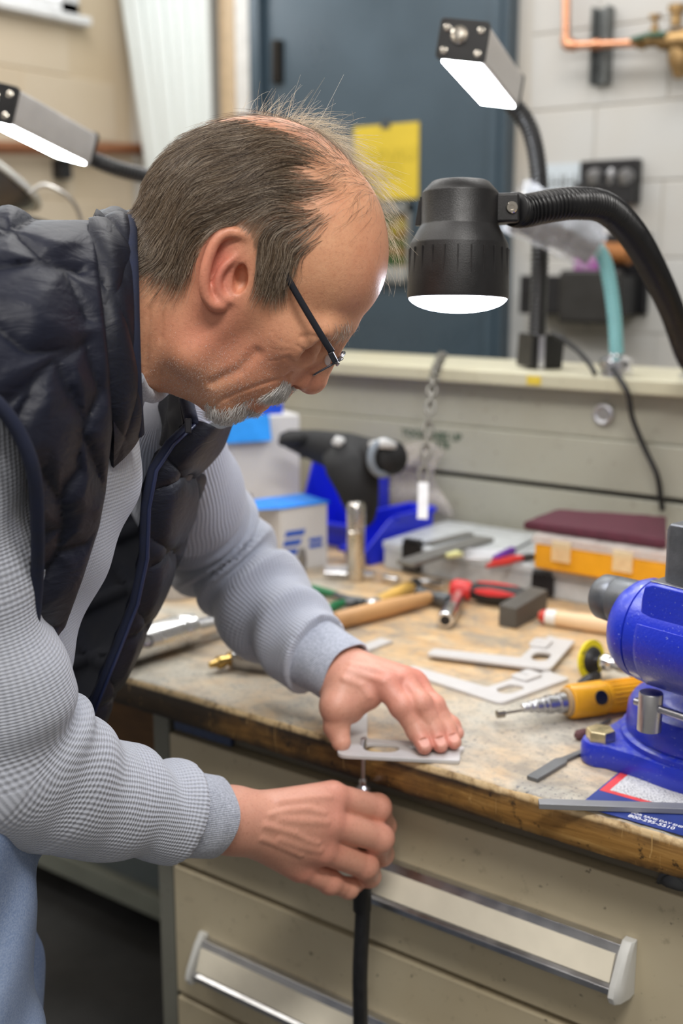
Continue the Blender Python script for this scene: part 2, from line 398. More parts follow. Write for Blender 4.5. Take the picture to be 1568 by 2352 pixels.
bk = thing('white_backing_sheet', 'white sheet on the wall between the black holder and the black wall bin', 'paper', BW(1425, 560, -.004))
a = BW(1300, 474, 0); b = BW(1458, 580, 0)
obj('sheet', G().bx(a[0], b[0], WALL - .008, WALL - .001, b[2], a[2]), mat('sheet_white', lin(206, 202, 200), .6, 0, .03), bk)
bn = thing('wall_bin', 'open black plastic bin mounted low on the white wall behind the teal lamp neck', 'bin', BW(1325, 725, -.08))
a = BW(1205, 632, -.10); b = BW(1442, 632, -.10); zt, zb = a[2], BW(1300, 722, -.1)[2]
g = G(); xa, xb = a[0], b[0]
for (u0, u1, y0, y1) in ((xa, xb, WALL - .13, WALL - .122), (xa, xa + .008, WALL - .13, WALL), (xb - .008, xb, WALL - .13, WALL)):
    g.bx(u0, u1, y0, y1, zb, zt)
g.bx(xa, xb, WALL - .13, WALL, zb, zb + .008).bx(xb - .17, xb + .02, WALL - .02, WALL, zb, zt + .11)
obj('tub', g, BLACKPL, bn, bevel=.004)
obj('side_flange', G().bx(xb - .17, xb + .004, WALL - .16, WALL - .13, zb - .02, zt + .015), mat('bin_charcoal', (.022, .021, .020), .5), bn, bevel=.01)
t = thing('pink_card', 'purple printed card sticking out of the black wall bin', 'card', BW(1345, 630, -.11))
a = BW(1320, 572, -.115); b = BW(1374, 632, -.115)
obj('card', G().bx(a[0], b[0], WALL - .118, WALL - .115, b[2] - .03, a[2]), mat('card_purple', lin(150, 84, 150), .55, 0, .25, 60), t)
t = thing('brown_roll', 'brown paper roll lying in the black wall bin', 'roll', BW(1420, 590, -.06))
obj('roll', G().cyl(BW(1378, 580, -.075), BW(1446, 584, -.075), .028, n=18), mat('kraft_brown', lin(150, 96, 48), .7), t)
# left wall: pipes and a clip
def BS(px, py, dx=.05): return on(px, py, 0, SIDE + dx)
t = thing('brown_pipe', 'brown pipe along the cream wall turning up in the corner', 'pipe', BS(300, 345))
obj('pipe', G().tube(smoothpath([BS(-60, 338), BS(120, 341), BS(330, 343), BS(352, 343), BS(364, 332), BS(364, 300), BS(366, 265)], 60), .021, 14), mat('pipe_brown', lin(150, 100, 70), .4, .4), t)
t = thing('wall_clip', 'small black clip hanging on the cream wall under the left bar lamp', 'clip', BS(153, 415))
a = BS(140, 362); b = BS(168, 412)
obj('body', G().bx(SIDE, SIDE + .05, min(a[1], b[1]), max(a[1], b[1]), b[2], a[2]), BLACKPL, t, bevel=.006)
obj('hook', G().tube([BS(153, 372, .05), BS(153, 372, .08), BS(153, 356, .085)], .006, 8), BLACKPL, t)
# ------------------------------------------------------------------ worktop
n = N('worktop_wood'); v = n.coord('Object', (1, 1, 1)); vs = n.coord('Object', (2.2, 9, 9))
grain = n.noise(vs, 5, 5, .65, .4); blot = n.noise(v, 4.2, 5, .62); fine = n.noise(v, 55, 4, .7); grit = n.noise(v, 190, 2, .6)
c = n.ramp(grain, [(.3, lin(176, 140, 98)), (.5, lin(202, 168, 124)), (.72, lin(216, 192, 154))])
sp0 = n.new('ShaderNodeSeparateXYZ'); n.link(v, sp0.inputs[0]); blot = n.math('ADD', blot, n.val(sp0.outputs[1], .07, -.12, 1.10, 1.62))
c = n.mix(n.val(blot, 0, .95, .40, .60), c, lin(180, 175, 162))
mid = n.noise(v, 16, 5, .68, .5); c = n.mix(n.val(mid, 0, .72, .48, .66), c, lin(128, 124, 116)); c = n.mix(n.val(fine, 0, .7, .50, .68), c, lin(146, 140, 130))
c = n.mix(n.val(n.math('MULTIPLY', n.val(grit, 0, 1, .60, .66), n.val(blot, 0, 1, .46, .56)), 0, .75), c, lin(80, 84, 92))
n.set(Base_Color=c, Roughness=n.val(fine, .42, .62)); n.bump(fine, .22, .0015); WOODTOP = n.m
n = N('worktop_edge'); v = n.coord('Object', (1, 1, 1)); vs = n.coord('Object', (1.6, 20, 20))
grain = n.noise(vs, 6, 5, .65, .6); blot = n.noise(v, 9, 5, .7); spots = n.noise(v, 70, 3, .65)
c = n.ramp(grain, [(.28, lin(112, 78, 36)), (.52, lin(158, 116, 58)), (.75, lin(190, 150, 88))])
sep = n.new('ShaderNodeSeparateXYZ'); n.link(v, sep.inputs[0])
left = n.val(sep.outputs[0], .36, 0, -1.15, -.62)                    # old grime thicker towards the far end
c = n.mix(n.val(n.math('ADD', blot, left), 0, .92, .46, .80), c, lin(34, 27, 20))
c = n.mix(n.val(spots, 0, .85, .60, .70), c, lin(36, 28, 20))
edge = n.math('MAXIMUM', n.val(sep.outputs[2], 1, 0, .855, .866), n.math('MULTIPLY', n.val(sep.outputs[2], 0, .95, .878, .888), n.val(sep.outputs[2], 1, 0, .890, .893)))
c = n.mix(n.math('MULTIPLY', edge, n.val(blot, .25, 1, .3, .55)), c, lin(38, 30, 24))
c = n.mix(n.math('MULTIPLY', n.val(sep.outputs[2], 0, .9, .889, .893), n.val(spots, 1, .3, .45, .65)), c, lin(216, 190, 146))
scr = n.noise(n.coord('Object', (26, 26, 1.6)), 9, 3, .6, 1.2)
c = n.mix(n.val(scr, 0, .6, .67, .71), c, lin(206, 168, 106))
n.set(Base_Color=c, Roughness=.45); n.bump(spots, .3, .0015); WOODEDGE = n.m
nx = 560; xs = np.linspace(-2.15, .32, nx); rings = []
for i, x in enumerate(xs):
    q = lambda s, f: mnoise.noise((x * f, s * 7.3, 1.7))
    chip = max(0, q(1, 40) - .18) * .012 + max(0, q(2, 95)) * .0035
    e = .0042 + chip; wv = q(3, 18) * .0012
    rings.append([(x, PANEL - .002, .855), (x, PANEL - .002, .90), (x, 1.6, .90), (x, 1.2, .90), (x, FRONT + .03, .90), (x, FRONT + e * 1.3 + wv, .90),
                  (x, FRONT + e * .45 + wv, .90 - e * .45), (x, FRONT + wv, .90 - e * 1.25), (x, FRONT + wv, .878), (x, FRONT + .001 + wv, .864), (x, FRONT + .003 + max(0, q(4, 30)) * .004, .855)])
wt = obj('worktop', G().loft(rings), WOODTOP, ang=.9)
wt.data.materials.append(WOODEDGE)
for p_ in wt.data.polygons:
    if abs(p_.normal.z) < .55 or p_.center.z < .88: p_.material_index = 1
tag(wt, 'thick worn butcher-block worktop with a chipped dirty brown front edge', 'worktop')

# ------------------------------------------------------------------ drawer cabinet
def beige(name, col, dirt):
    n = N(name); v = n.coord('Object'); f = n.noise(v, 3.5, 4); d = n.noise(v, 45, 4, .7); sp = n.noise(v, 120, 2)
    c = n.mix(n.val(f, 0, .6, .35, .7), col, dirt); c = n.mix(n.val(d, 0, .55, .60, .78), c, lin(96, 84, 64))
    c = n.mix(n.val(sp, 0, .8, .70, .76), c, lin(50, 42, 34))
    n.set(Base_Color=c, Roughness=.42); n.bump(d, .08, .001); return n.m
CAB = beige('cabinet_beige', lin(196, 184, 156), lin(178, 162, 130)); CABG = beige('cabinet_grey', lin(122, 122, 112), lin(104, 102, 92))
SHADE = mat('gap_shade', (.035, .033, .030), .7)
cb = thing('drawer_cabinet', 'beige steel drawer cabinet under the worktop with long label-holder handles', 'cabinet', (-.4, 1.4, 0))
xl, xr = -1.092, .25; z0, z1, z2 = .833, .645, .446
obj('body', G().bx(xl, xr, 1.075, 1.92, .0, .8535).bx(xl, -1.062, 1.048, 1.08, 0, .8535), CABG, cb, bevel=.003)
obj('top_rail', G().bx(xl, xr, 1.058, 1.08, z0 + .003, .852), mat('rail_brown', lin(104, 98, 84), .5, 0, .12, 10), cb, bevel=.002)
HANDW = mat('handle_cap_white', lin(206, 206, 202), .35, 0, .05)
LABEL = mat('label_strip_cream', lin(236, 228, 208), .4, 0, .10, 9)
def handle(dr, xa, xb, zt, zb):
    yb = 1.044; prof = [(yb, zt), (yb - .012, zt + .001), (yb - .014, zt - .004), (yb - .016, zt - .007), (yb - .028, zb + .009), (yb - .034, zb + .006), (yb - .034, zb - .001), (yb - .028, zb - .004), (yb, zb - .001)]
    h = obj('handle', G().loft([[(x, y, z) for y, z in prof] for x in (xa, xb)]), STEEL, dr, bevel=.0008)
    obj('label_strip', G().hexa([(xa + .003, yb - .0162, zt - .0078), (xb - .003, yb - .0162, zt - .0078), (xb - .003, yb - .0275, zb + .0095), (xa + .003, yb - .0275, zb + .0095),
                                 (xa + .003, yb - .0190, zt - .0066), (xb - .003, yb - .0190, zt - .0066), (xb - .003, yb - .0300, zb + .0105), (xa + .003, yb - .0300, zb + .0105)]), LABEL, h)
    for x, s in ((xa, -1), (xb, 1)):
        r = [[(x + s * t, yb - k * (1 - u) - 0, z) for (k, z) in ((0, zt + .006), (.010, zt + .006), (.020, zt - .004), (.038, zb + .012), (.041, zb + .001), (.036, zb - .008), (.02, zb - .012), (0, zb - .012))] for t, u in ((0, 0), (.006, .0), (.010, .12), (.0125, .4))]
        obj('end_cap', G().loft(r), HANDW, h, bevel=.001)
for k, (za, zb_) in enumerate(((z0, z1 + .004), (z1 - .004, z2 + .004), (z2 - .004, .20), (.192, .06))):
    d = obj('drawer', G().bx(-1.058, xr, 1.044, 1.075, zb_, za), CAB, cb, bevel=.003)
    if k == 0: handle(d, -1.0, -.412, .766, .722)
    if k == 1: handle(d, -.995, -.25, .556, .51)
    if k == 2: handle(d, -.995, -.25, .37, .325)
a = BT(392, 1655)
obj('name_strip', G().bx(-1.055, -.955, 1.052, 1.058, .836, .853), mat('blue_name_strip', lin(60, 76, 110), .5, 0, .2, 60), cb)
rd = obj('lock', G().lathe([(0, .017), (.003, .017), (.004, .014), (.002, .012), (.0045, .006), (.0045, .001)], (on(1548, 2018, 1, 1.058)[0], 1.058, .834), (0, -1, 0), 24), DARKSTEEL, cb)

KC = 1.086 / 1.044                       # the cabinet stands 5 cm behind the worktop's front edge
def _kids(o):
    for c_ in o.children: yield c_; yield from _kids(c_)
for o in _kids(cb):
    for v_ in o.data.vertices:
        w_ = np.array(v_.co) + ROOTPOS[cb]; k_ = CAM + (w_ - CAM) * KC
        if o.name.startswith('body') and w_[2] > .8: k_[2] = .8535
        if w_[1] > 1.5: k_[1] = 1.90
        k_[2] = max(k_[2], 0.0)
        v_.co = k_ - ROOTPOS[cb]
# ------------------------------------------------------------------ back riser with ledge
RIS = beige('riser_greybeige', lin(166, 165, 152), lin(154, 149, 132))
LED = beige('ledge_beige', lin(190, 186, 164), lin(178, 170, 142))
rs = thing('back_riser', 'grey-beige steel back riser along the rear of the worktop with a ledge on top', 'riser', (-.9, PANEL, TOP))
obj('lower_panel', G().bx(-2.2, .4, PANEL + .004, PANEL + .03, .90, 1.032), RIS, rs, bevel=.003)
obj('middle_panel', G().bx(-2.2, .4, PANEL, PANEL + .03, 1.042, 1.134), RIS, rs, bevel=.004)
obj('upper_panel', G().bx(-2.2, .4, PANEL + .006, PANEL + .03, 1.134, 1.225), RIS, rs, bevel=.004)
obj('seam_backing', G().bx(-2.2, .4, PANEL + .02, PANEL + .032, 1.03, 1.045), SHADE, rs)  # near-black strip, shade of the open seam put into its colour
obj('ledge', G().bx(-2.4, .42, PANEL - .035, PANEL + .22, 1.222, 1.250).bx(-2.4, .42, PANEL + .03, PANEL + .21, .0, 1.222), LED, rs, bevel=.005)
c = BP(1386, 951)
obj('grommet', G().torus(c + V(0, -.001, 0), (0, -1, 0), .0155, .004, 24, 8).lathe([(0, .014), (.002, .014)], c + V(0, .001, 0), (0, -1, 0), 24), STEEL, rs)
q = BP(1225, 882, -.036); obj('yellow_tape', G().bx(q[0] - .014, q[0] + .014, PANEL - .0365, PANEL - .034, 1.228, 1.244), mat('tape_yellow', lin(206, 180, 60), .6), rs)
GREENINK = mat('marker_green', lin(62, 84, 66), .7)
a = BP(922, 1000); text('handwriting', "TOOL LINES UP", .020, (a[0], PANEL - .0008, a[2]), (1, 0, 0), (0, 0, 1), GREENINK, rs, bold=.0006)
a = BP(1000, 1027); text('handwriting', "TTB", .018, (a[0], PANEL - .0008, a[2]), (1, 0, 0), (0, 0, 1), GREENINK, rs, bold=.0006)
# ------------------------------------------------------------------ low shelf and board seen under the bench end
ls = thing('low_shelf', 'low blue-grey steel shelf with a pale front rail in the knee space under the worktop', 'shelf', (-1.9, 1.75, 0))
SH = mat('shelf_bluegrey', lin(120, 134, 140), .5, 0, .15, 5); RL = mat('rail_pale', lin(150, 156, 146), .5, 0, .12, 8)
zr = on(225, 2012, 1, 1.62)[2]
obj('front_rail', G().bx(-2.9, -1.15, 1.605, 1.63, zr - .03, zr + .022), RL, ls, bevel=.004)
obj('shelf_board', G().bx(-2.9, -1.15, 1.63, 1.95, zr - .012, zr + .005), SH, ls, bevel=.003)
obj('back_board', G().bx(-2.9, -1.15, 1.93, 1.95, zr, .85), mat('shelf_back_dark', lin(58, 58, 54), .6, 0, .15, 5), ls, bevel=.003)
for x in (-2.8, -1.2):
    obj('leg', G().bx(x - .02, x + .02, 1.63, 1.67, 0, zr - .012), SH, ls, bevel=.003)
    obj('leg', G().bx(x - .02, x + .02, 1.90, 1.94, 0, zr - .012), SH, ls, bevel=.003)
bb = thing('wooden_board', 'brown wooden board standing in the dark knee space under the worktop', 'board', (-1.6, 1.56, .3))
n = N('board_wood'); v = n.coord('Object', (2, 20, 20)); n.set(Base_Color=n.ramp(n.noise(v, 5, 4), [(.3, lin(70, 46, 24)), (.7, lin(112, 78, 42))]), Roughness=.55)
obj('board', G().bx(-2.1, -1.16, 1.55, 1.57, .30, .585), n.m, bb, bevel=.003)
# ------------------------------------------------------------------ work lamps
LAMPM = mat('lamp_black', (.008, .0075, .008), .42, 0, .15, 40, bump=.25, bscale=900)
ALU = mat('lamp_aluminium', (.66, .64, .63), .40, .55, .05)
LEDW = emit('led_panel_white', (.92, .96, 1.0, 1), 32.0)
def gooseneck(name, pts, r0, parent, pitch, mt, rib=.09, n=18):
    path = smoothpath(pts, 80); path = resample(path, pitch / 6)
    rr = r0 * (1 + rib * np.sin(np.arange(len(path)) * np.pi / 3 + .2))
    return obj(name, G().tube(path, rr, n), mt, parent, ang=0)
def tri_axes(d, up=(0, 0, 1)):
    f = frame(d, up); return f[:, 0], f[:, 1], f[:, 2]
# round head lamp on a ribbed black neck
zc = 1.20
L = thing('round_lamp', 'round black LED work lamp on a thick ribbed black gooseneck, lit', 'lamp', (BP(1600, 880)[0], PANEL + .03, 1.25))
c = P(1051, 684, zc); k = zc / FPX; ax = unit(UP * .985 + RIGHT * .035 + FWD * .02 + V(0, 0, 1) * 1.5)
prof = [(-.001, 113 * k), (0, 116 * k), (.004, 117 * k), (118 * k, 112 * k), (122 * k, 111 * k), (160 * k, 90 * k), (164 * k, 88 * k), (232 * k, 87 * k), (236 * k, 86 * k), (258 * k, 66 * k), (260 * k, 62 * k), (260 * k, 1 * k)]
obj('housing', G().lathe(prof, c, ax, 64), LAMPM, L)
g = G()
for i in range(24):
    a = 2 * np.pi * i / 24; f = frame(ax); e = np.cos(a) * f[:, 1] + np.sin(a) * f[:, 2]; t_ = np.cross(ax, e)
    g.box(c + ax * 60 * k + e * 113.6 * k, (100 * k, 3 * k, 3.2 * k), np.stack([ax, t_, e], 1))
obj('grip_fins', g, LAMPM, L, bevel=.0004)
lens = [(0, 113 * k)]
for i in range(1, 9):
    a = i / 8 * np.pi / 2; lens.append((-36 * k * math.sin(a), 113 * k * math.cos(a)))
obj('led_lens', G().lathe(lens, c + ax * .0008, ax, 48), emit('led_lens_cool', (.84, .87, 1.0, 1), 44.0), L)
d0 = unit(RIGHT - FWD * .25); sw = c + ax * 195 * k - d0 * 86 * k
s = obj('switch_frame', G().box(sw, (8 * k, 32 * k, 72 * k), frame(-d0, ax)), BLACKPL, L, bevel=.001)
obj('rocker', G().hexa([sw - d0 * 3 * k + frame(-d0, ax) @ V(x * k, y * k, z * k) for x, y, z in ((0, -11, -28), (14, -11, -28), (14, 11, -28), (0, 11, -28), (0, -11, 28), (4, -11, 28), (4, 11, 28), (0, 11, 28))]), mat('rocker_black', (.02, .02, .022), .25), s, bevel=.0008)
r1 = unit(RIGHT + V(0, 0, .02)); j = c + ax * 197 * k + r1 * 100 * k
cn = obj('connector', G().box(j + r1 * 4 * k, (56 * k, 58 * k, 66 * k), frame(r1, ax)), LAMPM, L, bevel=.003)
tow = unit(CAM - j)
obj('screw', G().lathe([(0, 13 * k), (.0025, 13 * k), (.0035, 11 * k), (.0035, 6 * k), (.0015, 5 * k), (.0015, .5 * k)], j + r1 * 14 * k + frame(r1, ax)[:, 1] * (29 * k if frame(r1, ax)[:, 1] @ tow > 0 else -29 * k), tow * 1.0, 20), SCREWM, cn)
pts = [j + r1 * 22 * k, P(1200, 485, 1.205), P(1262, 473, 1.22), P(1325, 467, 1.24), P(1390, 478, 1.28), P(1450, 535, 1.35), P(1500, 620, 1.46), P(1545, 720, 1.63), P(1578, 820, 1.84), V(BP(1588, 888)[0], PANEL + .03, 1.262)]
gooseneck('gooseneck', pts, .0155, L, .0052, mat('lamp_neck_black', (.006, .006, .007), .32, .0, .1), .12, 22)
bq = V(BP(1588, 888)[0], PANEL + .03, 1.2504)
obj('base_collar', G().lathe([(0, .034), (.006, .034), (.008, .026), (.025, .024), (.027, .019), (.04, .019)], bq, (0, 0, 1), 24), CHROME, L)

def bar_lamp(name, label, near, far, wv, hv, basept, neckpts, neck_r, lit=True, fullcap=True, neckmat=None, rot=0.0):
    near, far = np.asarray(near), np.asarray(far); L = thing(name, label, 'lamp', basept)
    dx = unit(far - near); up = V(0, 0, 1) * math.cos(rot) + unit(np.cross(dx, V(0, 0, 1))) * math.sin(rot)
    f = frame(dx, up); y, z = f[:, 1], f[:, 2]
    obj('housing', G().loft([rect_loop(q, y, z, wv / 2, hv / 2, .006) for q in (near + dx * .008, far - dx * .006)]), ALU, L, bevel=.0008)
    for q, nm in ((near, 1), (far, -1)):
        cp = obj('end_cap', G().loft([rect_loop(q + dx * nm * t, y, z, wv / 2 + .002, hv / 2 + .002, .006) for t in (0, .008)]), LAMPM, L, bevel=.001)
        if nm == 1:
            for sy, sz in ((.36, .28), (-.36, .28), (.36, -.32), (-.36, -.32)):
                obj('screw', G().lathe([(0, .0052), (.002, .0052), (.003, .003), (.0015, .0025), (.0015, .0003)], near + y * wv * sy + z * hv * sz, -dx, 14), SCREWM, cp)
            obj('push_switch', G().lathe([(0, .0125), (.003, .0125), (.0045, .010), (.004, .009), (.008, .007), (.0085, .001)], near + y * wv * .08 + z * hv * .12, -dx, 18), SCREWM, cp)
    if lit: obj('led_panel', G().loft([rect_loop(q - z * (hv / 2 + .001), y, dx, wv / 2 - .008, .001) for q in ((near + far) / 2,)] ) if False else
                G().box((near + far) / 2 - z * (hv / 2 + .0015), (np.linalg.norm(far - near) - .03, wv - .012, .003), f), LEDW, L)
    gooseneck('gooseneck', [far + dx * -.004 - z * hv * .1] + list(neckpts), neck_r, L, .008, neckmat or MATS['lamp_neck_black'], .07, 14)
    return L, f
bp = on(1233, 852, 1, PANEL + .05)
B1, f1 = bar_lamp('bar_lamp', 'lit LED bar lamp high on a black gooseneck in front of the blue door edge', P(1062, 92, 1.66), P(1152, 206, 2.02), .068, .052,
         bp, [P(1203, 272, 2.05), P(1226, 330, 2.06), P(1238, 420, 2.07), P(1240, 520, 2.08), P(1238, 640, 2.09), P(1233, 770, 2.11)], .0155, rot=.14)
bs = V(bp[0], PANEL + .06, 1.2512)
kz = 2.13 / FPX
obj('base_box', G().box(bs + V(0, 0, .032), (.066, .066, .062), frame(RIGHT + FWD * .3)), LAMPM, B1, bevel=.003)
fr = unit(V(RIGHT[0] * -.1 - FWD[0], RIGHT[1] * -.1 - FWD[1], 0))
obj('metal_strip', G().box(bs + fr * .040 + V(0, 0, .050), (.006, .012, .098), frame(fr)), STEEL, B1, bevel=.001)
cab = smoothpath([bs + V(.02, 0, .06), P(1275, 770, 2.12), P(1320, 800, 2.10), P(1350, 832, 2.08), P(1366, 858, 2.06)], 40)
obj('power_cable', G().tube(cab, .0045, 8), BLACKRUB, B1, ang=0)
hid = V(-1.62, 2.02, 1.2512)
B2, f2 = bar_lamp('bar_lamp', 'lit LED bar lamp at the upper left behind his back', P(-14, 232, 1.78), P(180, 335, 2.08), .066, .054,
         hid, [P(205, 362, 2.09), P(270, 388, 2.12), P(350, 407, 2.2), P(430, 420, 2.35), P(520, 470, 2.5), P(560, 600, 2.58), hid + V(0, 0, .06), hid + V(0, 0, .02)], .0135, rot=.25)
obj('base_box', G().box(hid + V(0, 0, .03), (.07, .07, .06), frame(RIGHT)), LAMPM, B2, bevel=.003)
# lamp still in its clear wrap, teal neck, chrome foot
foot = V(BP(1414, 872)[0], PANEL - .002, 1.255)
TEAL = mat('neck_teal', lin(120, 176, 180), .4, 0, .06)
B3, f3 = bar_lamp('bar_lamp', 'unlit grey bar lamp still in clear plastic wrap on a teal gooseneck', P(1190, 478, 2.0), P(1366, 556, 2.02), .062, .050,
         foot, [P(1384, 590, 2.03), P(1400, 650, 2.04), P(1411, 730, 2.05), P(1415, 800, 2.06), foot + V(0, 0, .03)], .0125, lit=False, neckmat=TEAL, rot=.7)
for o in B3.children:
    if o.name.startswith('housing') or o.name.startswith('end_cap'): o.data.materials.clear(); o.data.materials.append(mat('lamp_grey', (.075, .072, .07), .45, .3))
WRAP = glassy('clear_wrap', (.85, .88, .95), .24, .12)
a, b = P(1178, 470, 1.99), P(1372, 560, 2.01); dx = unit(b - a); rg = []
for i in range(14):
    t = i / 13; q = a + (b - a) * t; lo = rect_loop(q, f3[:, 1], f3[:, 2], .040, .034, .012, 4)
    lo = lo + np.array([[mnoise.noise((t * 9, j * 1.3, s)) * .007 for s in (1, 5, 9)] for j in range(len(lo))]); rg.append(lo)
obj('plastic_wrap', G().loft(rg, True, False), WRAP, B3, ang=0)
ch = obj('chrome_foot', G().lathe([(-.004, .030), (.002, .030), (.004, .027), (.008, .027), (.010, .030), (.022, .030), (.026, .024), (.03, .015), (.034, .014)], foot, (0, 0, 1), 28), CHROME, B3)
cab = smoothpath([foot + V(.005, -.03, .012), BP(1440, 900, -.05), BP(1452, 960, -.03), BP(1480, 1030, -.02), BP(1508, 1090, -.02), BP(1518, 1150, -.010), BP(1521, 1172, -.008)], 50)
obj('power_cable', G().tube(cab, .0048, 8), BLACKRUB, B3, ang=0)
# dark round magnifier shade at the far left edge
ms = thing('dome_lamp', 'dark glossy round lamp shade with a pale rim at the left edge above his back', 'lamp', P(-60, 520, 2.25))
c = P(-85, 374, 2.2); axd = unit(UP * .86 + RIGHT * .42 + FWD * .10)
obj('shade', G().lathe([(-.10, .03), (-.085, .06), (-.05, .105), (-.015, .145), (0, .152)], c, axd, 40), mat('gloss_black', (.012, .012, .014), .16), ms)
obj('rim', G().torus(c, axd, .153, .007, 48, 8), mat('rim_pale', lin(170, 168, 160), .35, .4), ms)
obj('wire_bail', G().tube(smoothpath([P(65, 445, 2.12), P(100, 424, 2.12), P(140, 440, 2.13), P(168, 465, 2.15), P(184, 500, 2.18), P(190, 540, 2.2)], 40), .004, 8), mat('wire_grey', (.30, .28, .25), .4, .8), ms, ang=0)
obj('arm', G().tube(smoothpath([c - axd * .09, V(-2.32, 1.97, 1.52), V(-2.28, 2.03, 1.34), V(-2.25, 2.04, 1.262)], 30), .010, 10), BLACKPL, ms, ang=0)
# ------------------------------------------------------------------ bench vise (blue)
n = N('vise_blue'); v = n.coord('Object'); f = n.noise(v, 14, 4); d = n.noise(v, 260, 2, .6); sp = n.noise(v, 420, 1)
c = n.mix(n.val(f, 0, .35, .45, .75), (.012, .030, .46), (.025, .05, .40)); c = n.mix(n.val(sp, 0, .5, .70, .76), c, (.35, .40, .62))
geo = n.new('ShaderNodeNewGeometry'); sx = n.new('ShaderNodeSeparateXYZ'); n.link(geo.outputs['Normal'], sx.inputs[0])
c = n.mix(n.math('MULTIPLY', n.val(sx.outputs[2], 0, .42, .5, .98), n.val(n.noise(v, 90, 4, .7), 0, 1, .42, .62)), c, (.25, .28, .42))   # paler patches where the surface faces upward
n.set(Base_Color=c, Roughness=.36, Coat_Weight=.15); n.bump(d, .30, .0012); VBLUE = n.m
VGREY = mat('vise_grey', (.12, .125, .13), .42, .55, .15, 60, bump=.25, bscale=500)
C = BT(1652, 1745); vz = lambda h: C + V(0, 0, h)
vs_ = thing('bench_vise', 'heavy blue bench vise bolted at the right end of the worktop', 'vise', C)
Rb = .104
# base flange with bolt ears, outline in plan
pl = []; ear = [BT(1376, 1748) - C, None]
a0 = math.atan2(ear[0][1], ear[0][0]); earR = np.linalg.norm(ear[0][:2])
for i in range(160):
    a = 2 * np.pi * i / 160; r = Rb + .010
    for e in (a0, a0 + 2.09, a0 + 4.19):
        dd = (a - e + np.pi) % (2 * np.pi) - np.pi
        if abs(dd) < .7:
            # circle of radius .021 at earR, blended
            w_ = earR * math.sin(abs(dd)); rr = earR * math.cos(dd) + (math.sqrt(max(0, .021 ** 2 - w_ ** 2)) if w_ < .021 else -1)
            neck = Rb + .010 + .030 * math.exp(-(dd / .30) ** 2)
            r = max(r, neck, rr)
    pl.append((r * math.cos(a), r * math.sin(a)))
pl = np.array(pl); ring = lambda s_, h: np.c_[pl * s_, np.full(len(pl), h)] + C
obj('base', G().loft([ring(.985, .0006), ring(1, .004), ring(1, .022), ring(.985, .026), ring(.93, .0265)]), VBLUE, vs_, ang=.8)
obj('base_rim', G().lathe([(.02, Rb + .006), (.032, Rb + .005), (.034, Rb + .0015), (.034, Rb - .01)], C, (0, 0, 1), 72), VBLUE, vs_)
obj('swivel_plate', G().lathe([(.030, Rb - .006), (.0345, Rb - .001), (.037, Rb), (.060, Rb - .002), (.067, Rb - .006), (.070, Rb - .014), (.072, Rb - .03), (.073, .02)], C, (0, 0, 1), 72), VBLUE, vs_)
D = unit(V(math.cos(math.radians(-14)), math.sin(math.radians(-14)), -.0)); Yv = unit(np.cross(V(0, 0, 1), D))
A0 = P(1434, 1428, 1.262)
zax = A0[2] - TOP
# neck: elliptical column flaring onto the swivel
rg = []
for h, rx, ry, off in ((.068, .090, .080, .0), (.072, .080, .070, .0), (.080, .071, .060, .004), (.095, .066, .052, .008), (.115, .066, .050, .010), (.135, .068, .050, .012)):
    an = np.linspace(0, 2 * np.pi, 48, endpoint=False)
    rg.append(vz(h) + D * off + (np.cos(an)[:, None] * D * rx + np.sin(an)[:, None] * Yv * ry))
obj('neck', G().loft(rg), VBLUE, vs_, ang=.9)
R2 = .0545
prof = [(0, .026), (.004, .036), (.010, .044), (.018, .050), (.027, .0535), (.0355, R2 - .0004), (.0362, R2 - .0022), (.0378, R2 - .0022), (.0385, R2 + .0004), (.05, R2 + .001), (.26, R2 + .001), (.262, .03)]
obj('body', G().lathe(prof, A0, D, 64), VBLUE, vs_)
g = G()                                     # raised side panel and top crest
for sy in (-1, 1):
    rg = []
    for t in (.052, .058, .25):
        an = np.radians(np.linspace(-52, 22, 12)); rr = R2 + (.001 if t == .052 else .0042)
        e = np.cos(an)[:, None] * Yv * sy + np.sin(an)[:, None] * V(0, 0, 1)
        rg.append(np.concatenate([A0 + D * t + e * rr, (A0 + D * t + e * (R2 - .004))[::-1]]))
    g.loft(rg)
obj('side_panel', g, VBLUE, vs_, bevel=.0008)
top = A0 + V(0, 0, R2)
cr = []
for t, h, wd in ((.052, -.012, .046), (.056, .006, .046), (.066, .010, .047), (.24, .010, .047)):
    cr.append([top + D * t + Yv * wd * s + V(0, 0, q) for s, q in ((-1, -.05), (1, -.05), (1, h), (-1, h))])
obj('anvil_block', G().loft(cr), VBLUE, vs_, bevel=.003)
obj('anvil_face', G().hexa([top + D * t + Yv * s * .043 + V(0, 0, q) for q in (.0095, .0112) for t, s in ((.060, -1), (.235, -1), (.235, 1), (.060, 1))]), mat('worn_metal', (.22, .22, .23), .4, .7, .3), vs_, bevel=.0006)
obj('rear_jaw', G().loft([[top + D * t + Yv * s * wd + V(0, 0, q) for s, q in ((-1, .010), (1, .010), (1, hh), (-1, hh))] for t, wd, hh in ((.068, .030, .066), (.073, .036, .071), (.11, .040, .073), (.155, .040, .073))]), VGREY, vs_, bevel=.003)
obj('slide_tail', G().lathe([(-.036, .017), (-.034, .021), (-.029, .0245), (-.012, .0255), (-.0105, .0248), (-.009, .0255), (.02, .0262)], A0 + V(0, 0, .022), D, 40), VGREY, vs_)
